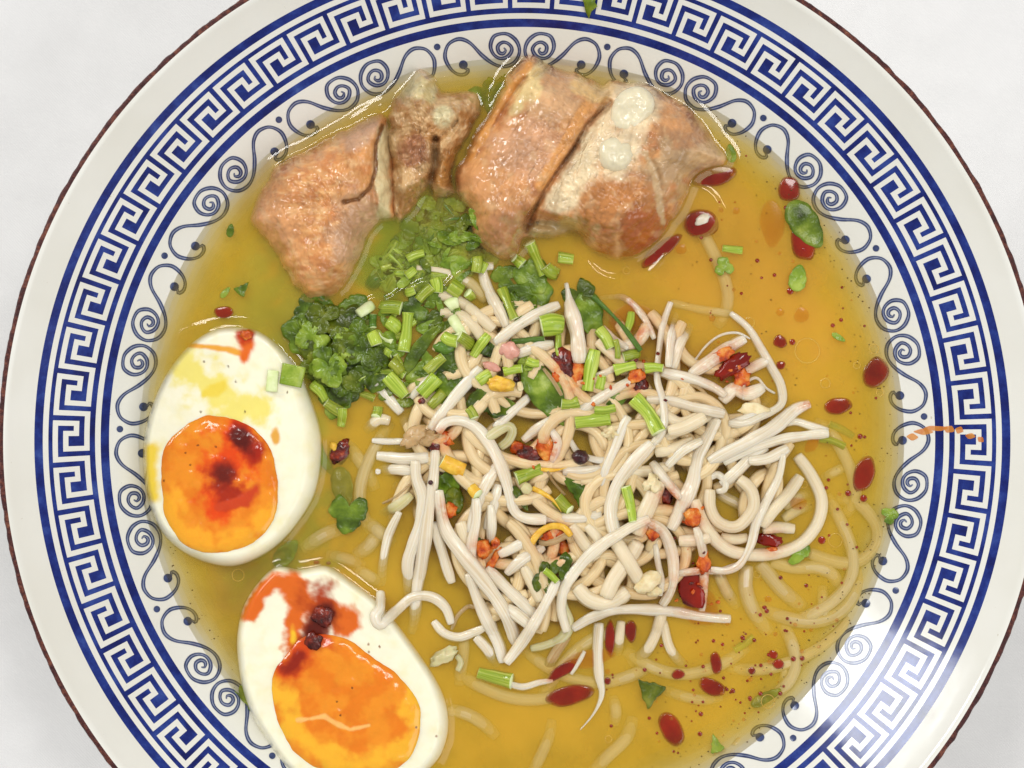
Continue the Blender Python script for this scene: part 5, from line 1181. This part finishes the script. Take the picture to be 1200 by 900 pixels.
# ------------------------------------------------------------------ broth: a stack of thin tinted layers, clear near the surface and dense below
def m_broth(alpha, top):
    t = NT('broth_surface' if top else 'broth_depth'); b = t.b
    edge = t.attr('edge', 'Fac'); c = t.attr('Col')
    n = t.ramp(t.noise(.55, 6, rough=.65, dist=.6), [(.3, (.82, .83, .75)), (.5, (1., 1., .95)), (.7, (1.1, 1.09, 1.15))]); c = t.mix(1.0, c, n, 'MULTIPLY')
    nz = t.noise(1.4, 5, rough=.65)
    b.inputs['Roughness'].default_value = .06 if top else .9
    t.l(c, b.inputs['Base Color'])
    if top:
        b.inputs['Coat Weight'].default_value = .3; b.inputs['IOR'].default_value = 1.4
        t.l(t.bump(t.noise(.9, 3), .02, .5), b.inputs['Normal'])
    else: b.inputs['Specular IOR Level'].default_value = 0
    tr = t.n('ShaderNodeBsdfTransparent'); tr.inputs[0].default_value = (1.0, .98, .9, 1) if not top else (1, .98, .9, 1)
    m1 = t.n('ShaderNodeMath', _operation='MULTIPLY'); t.l(edge, m1.inputs[0]); m1.inputs[1].default_value = alpha
    m2 = t.n('ShaderNodeMath', _operation='MULTIPLY'); t.l(m1.outputs[0], m2.inputs[0]); t.l(t.ramp(nz, [(.3, .8), (.7, 1.0)]), m2.inputs[1])
    mx = t.n('ShaderNodeMixShader'); t.l(m2.outputs[0], mx.inputs[0]); t.l(tr.outputs[0], mx.inputs[1]); t.l(b.outputs[0], mx.inputs[2])
    if top:
        gl = t.n('ShaderNodeBsdfGlossy', Roughness=.05); fr = t.n('ShaderNodeFresnel', IOR=1.4); m3 = t.n('ShaderNodeMixShader')
        bp = t.bump(t.noise(.9, 3), .02, .5); t.l(bp, gl.inputs['Normal']); t.l(fr.outputs[0], m3.inputs[0]); t.l(mx.outputs[0], m3.inputs[1]); t.l(gl.outputs[0], m3.inputs[2]); b.inputs['Specular IOR Level'].default_value = 0; b.inputs['Coat Weight'].default_value = 0
        t.l(m3.outputs[0], t.out.inputs[0])
    else: t.l(mx.outputs[0], t.out.inputs[0])
    return t.m
BTOP, BDEEP = m_broth(.16, True), m_broth(.42, False)
BBASE = NT('broth_base'); cc_ = BBASE.attr('Col'); BBASE.fin(cc_, .9, spec=0)
HX = gblur2(FOOT, 1.8); LIFT = .07 * np.clip(HX, 0, .5) * 2
vs_, fs_, mi_, cl_, ed_ = [], [], [], [], []
levels = [(0, .06), (.09, .1), (.18, .1), (.28, .1), (.38, .1), (.5, .12), (.64, .12)]
LP = np.c_[(600 + _gx * _s).ravel(), (450 - _gy * _s).ravel()]
for rl, am, wd in ((O_([(100, 290), (200, 245), (240, 268), (300, 240), (360, 195), (420, 185), (450, 165), (520, 148), (570, 180), (585, 205), (640, 140), (700, 90), (790, 45)]), .035, 2.6), (c1([(160, 370), (260, 320), (350, 262), (430, 205), (530, 150), (590, 80)]), .014, 3.2),
                   (ce([(120, 150), (160, 95), (230, 62), (330, 48), (430, 60), (520, 130)]), .018, 3), (E_([(610, 40), (640, 130), (720, 210), (850, 240), (1000, 200), (1100, 90)]), .03, 3), (c1([(30, 600), (60, 690), (130, 800), (200, 870)]), .02, 3), (c2([(930, 560), (1030, 580), (1080, 660), (1040, 740), (960, 770)]), .02, 3), (Q([(0, 330), (0, 560), (-60, 760)]), .02, 3)):
    LIFT += (am * np.exp(-(line_dist(LP, spline(rl, 5)) / wd) ** 2)).reshape(GN, GN)
for li, (dz, gs) in enumerate(levels):
    z0 = SOUP - dz; rmax = float(np.interp(z0, [p[1] for p in PROF], [p[0] for p in PROF]))
    nr_ = 210 if li == 0 else 90; na_ = 720 if li == 0 else 260
    rr = rmax * (1 - (1 - np.linspace(0.0, 1, nr_ + 1)[1:]) ** 1.25); rr[-1] += .02
    th = np.linspace(0, 2 * math.pi, na_, endpoint=False)
    RR, TH = np.meshgrid(rr, th, indexing='ij'); X = (BX + RR * np.cos(TH)).ravel(); Y = (BY + RR * np.sin(TH)).ravel()
    ix, iy = gi(X, Y); Z = np.full_like(X, z0)
    if li == 0: Z = Z + bil(LIFT, X, Y) + .004 * fbmv(X, Y, sc=1.2, oct=3)
    dw = np.maximum(rmax - RR.ravel(), 0); nzr = .16 * fbmv(X, Y, sc=1.6, oct=4)
    # pigment: golden, olive to the left and among the herbs, orange to the right where chili oil spread, yellower fat against the wall
    PX = 600 + X * scale_at(z0); PY = 450 - Y * scale_at(z0); PP = np.c_[PX, PY]
    col = np.tile(np.array(hexc('#d3a02c')), (len(X), 1))
    col = paint(col, PP, ell(PP, (250, 330), 130, 150), '#b79a2e', .5, .8)
    col = paint(col, PP, ell(PP, (270, 690), 110, 90), '#ae8a34', .5, .8)
    col = paint(col, PP, ell(PP, (880, 300), 150, 120), '#d29b32', .5, .8)
    col = paint(col, PP, ell(PP, (480, 300), 75, 60), '#9a9a28', .5, .7)
    col = paint(col, PP, ell(PP, (330, 480), 60, 220), '#b4a032', .6, .8)
    col = paint(col, PP, ell(PP, (600, 95), 170, 30), '#a0942a', .5, .7)
    col = np.minimum(col * [1.66, 1.98, 3.0], [.98, .9, .5])
    k = (1 - smoothstep(.2, 1.0, dw + nzr * 1.6))[:, None]; col = col * (1 - k) + np.array(hexc('#f2d235')) * k
    ed = smoothstep(-.03, .30, dw + nzr * .6)
    n0 = len(vs_)
    vs_ += np.c_[X, Y, Z].tolist(); cl_.append(col); ed_.append(ed * (1, .34, .45, .7, 1, 1, 1)[li])
    vs_.append([BX, BY, z0]); cl_.append(col[:1]); ed_.append(np.ones(1)); cidx = len(vs_) - 1
    m_ = 0 if li == 0 else (2 if li == len(levels) - 1 else 1)
    for j in range(nr_ - 1):
        a0 = n0 + j * na_
        for i in range(na_): fs_.append((a0 + i, a0 + na_ + i, a0 + na_ + (i + 1) % na_, a0 + (i + 1) % na_))
    for i in range(na_): fs_.append((cidx, n0 + i, n0 + (i + 1) % na_))
    mi_ += [m_] * ((nr_ - 1) * na_ + na_)
o = link('broth', vs_, fs_, [BTOP, BDEEP, BBASE.m], midx=mi_, col=np.vstack(cl_), attr={'edge': np.concatenate(ed_)}, origin=(BX, BY, SOUP - .64))
tag(o, 'golden yellow noodle broth filling the bowl, clear at the edge and cloudy below', 'broth', kind='stuff')
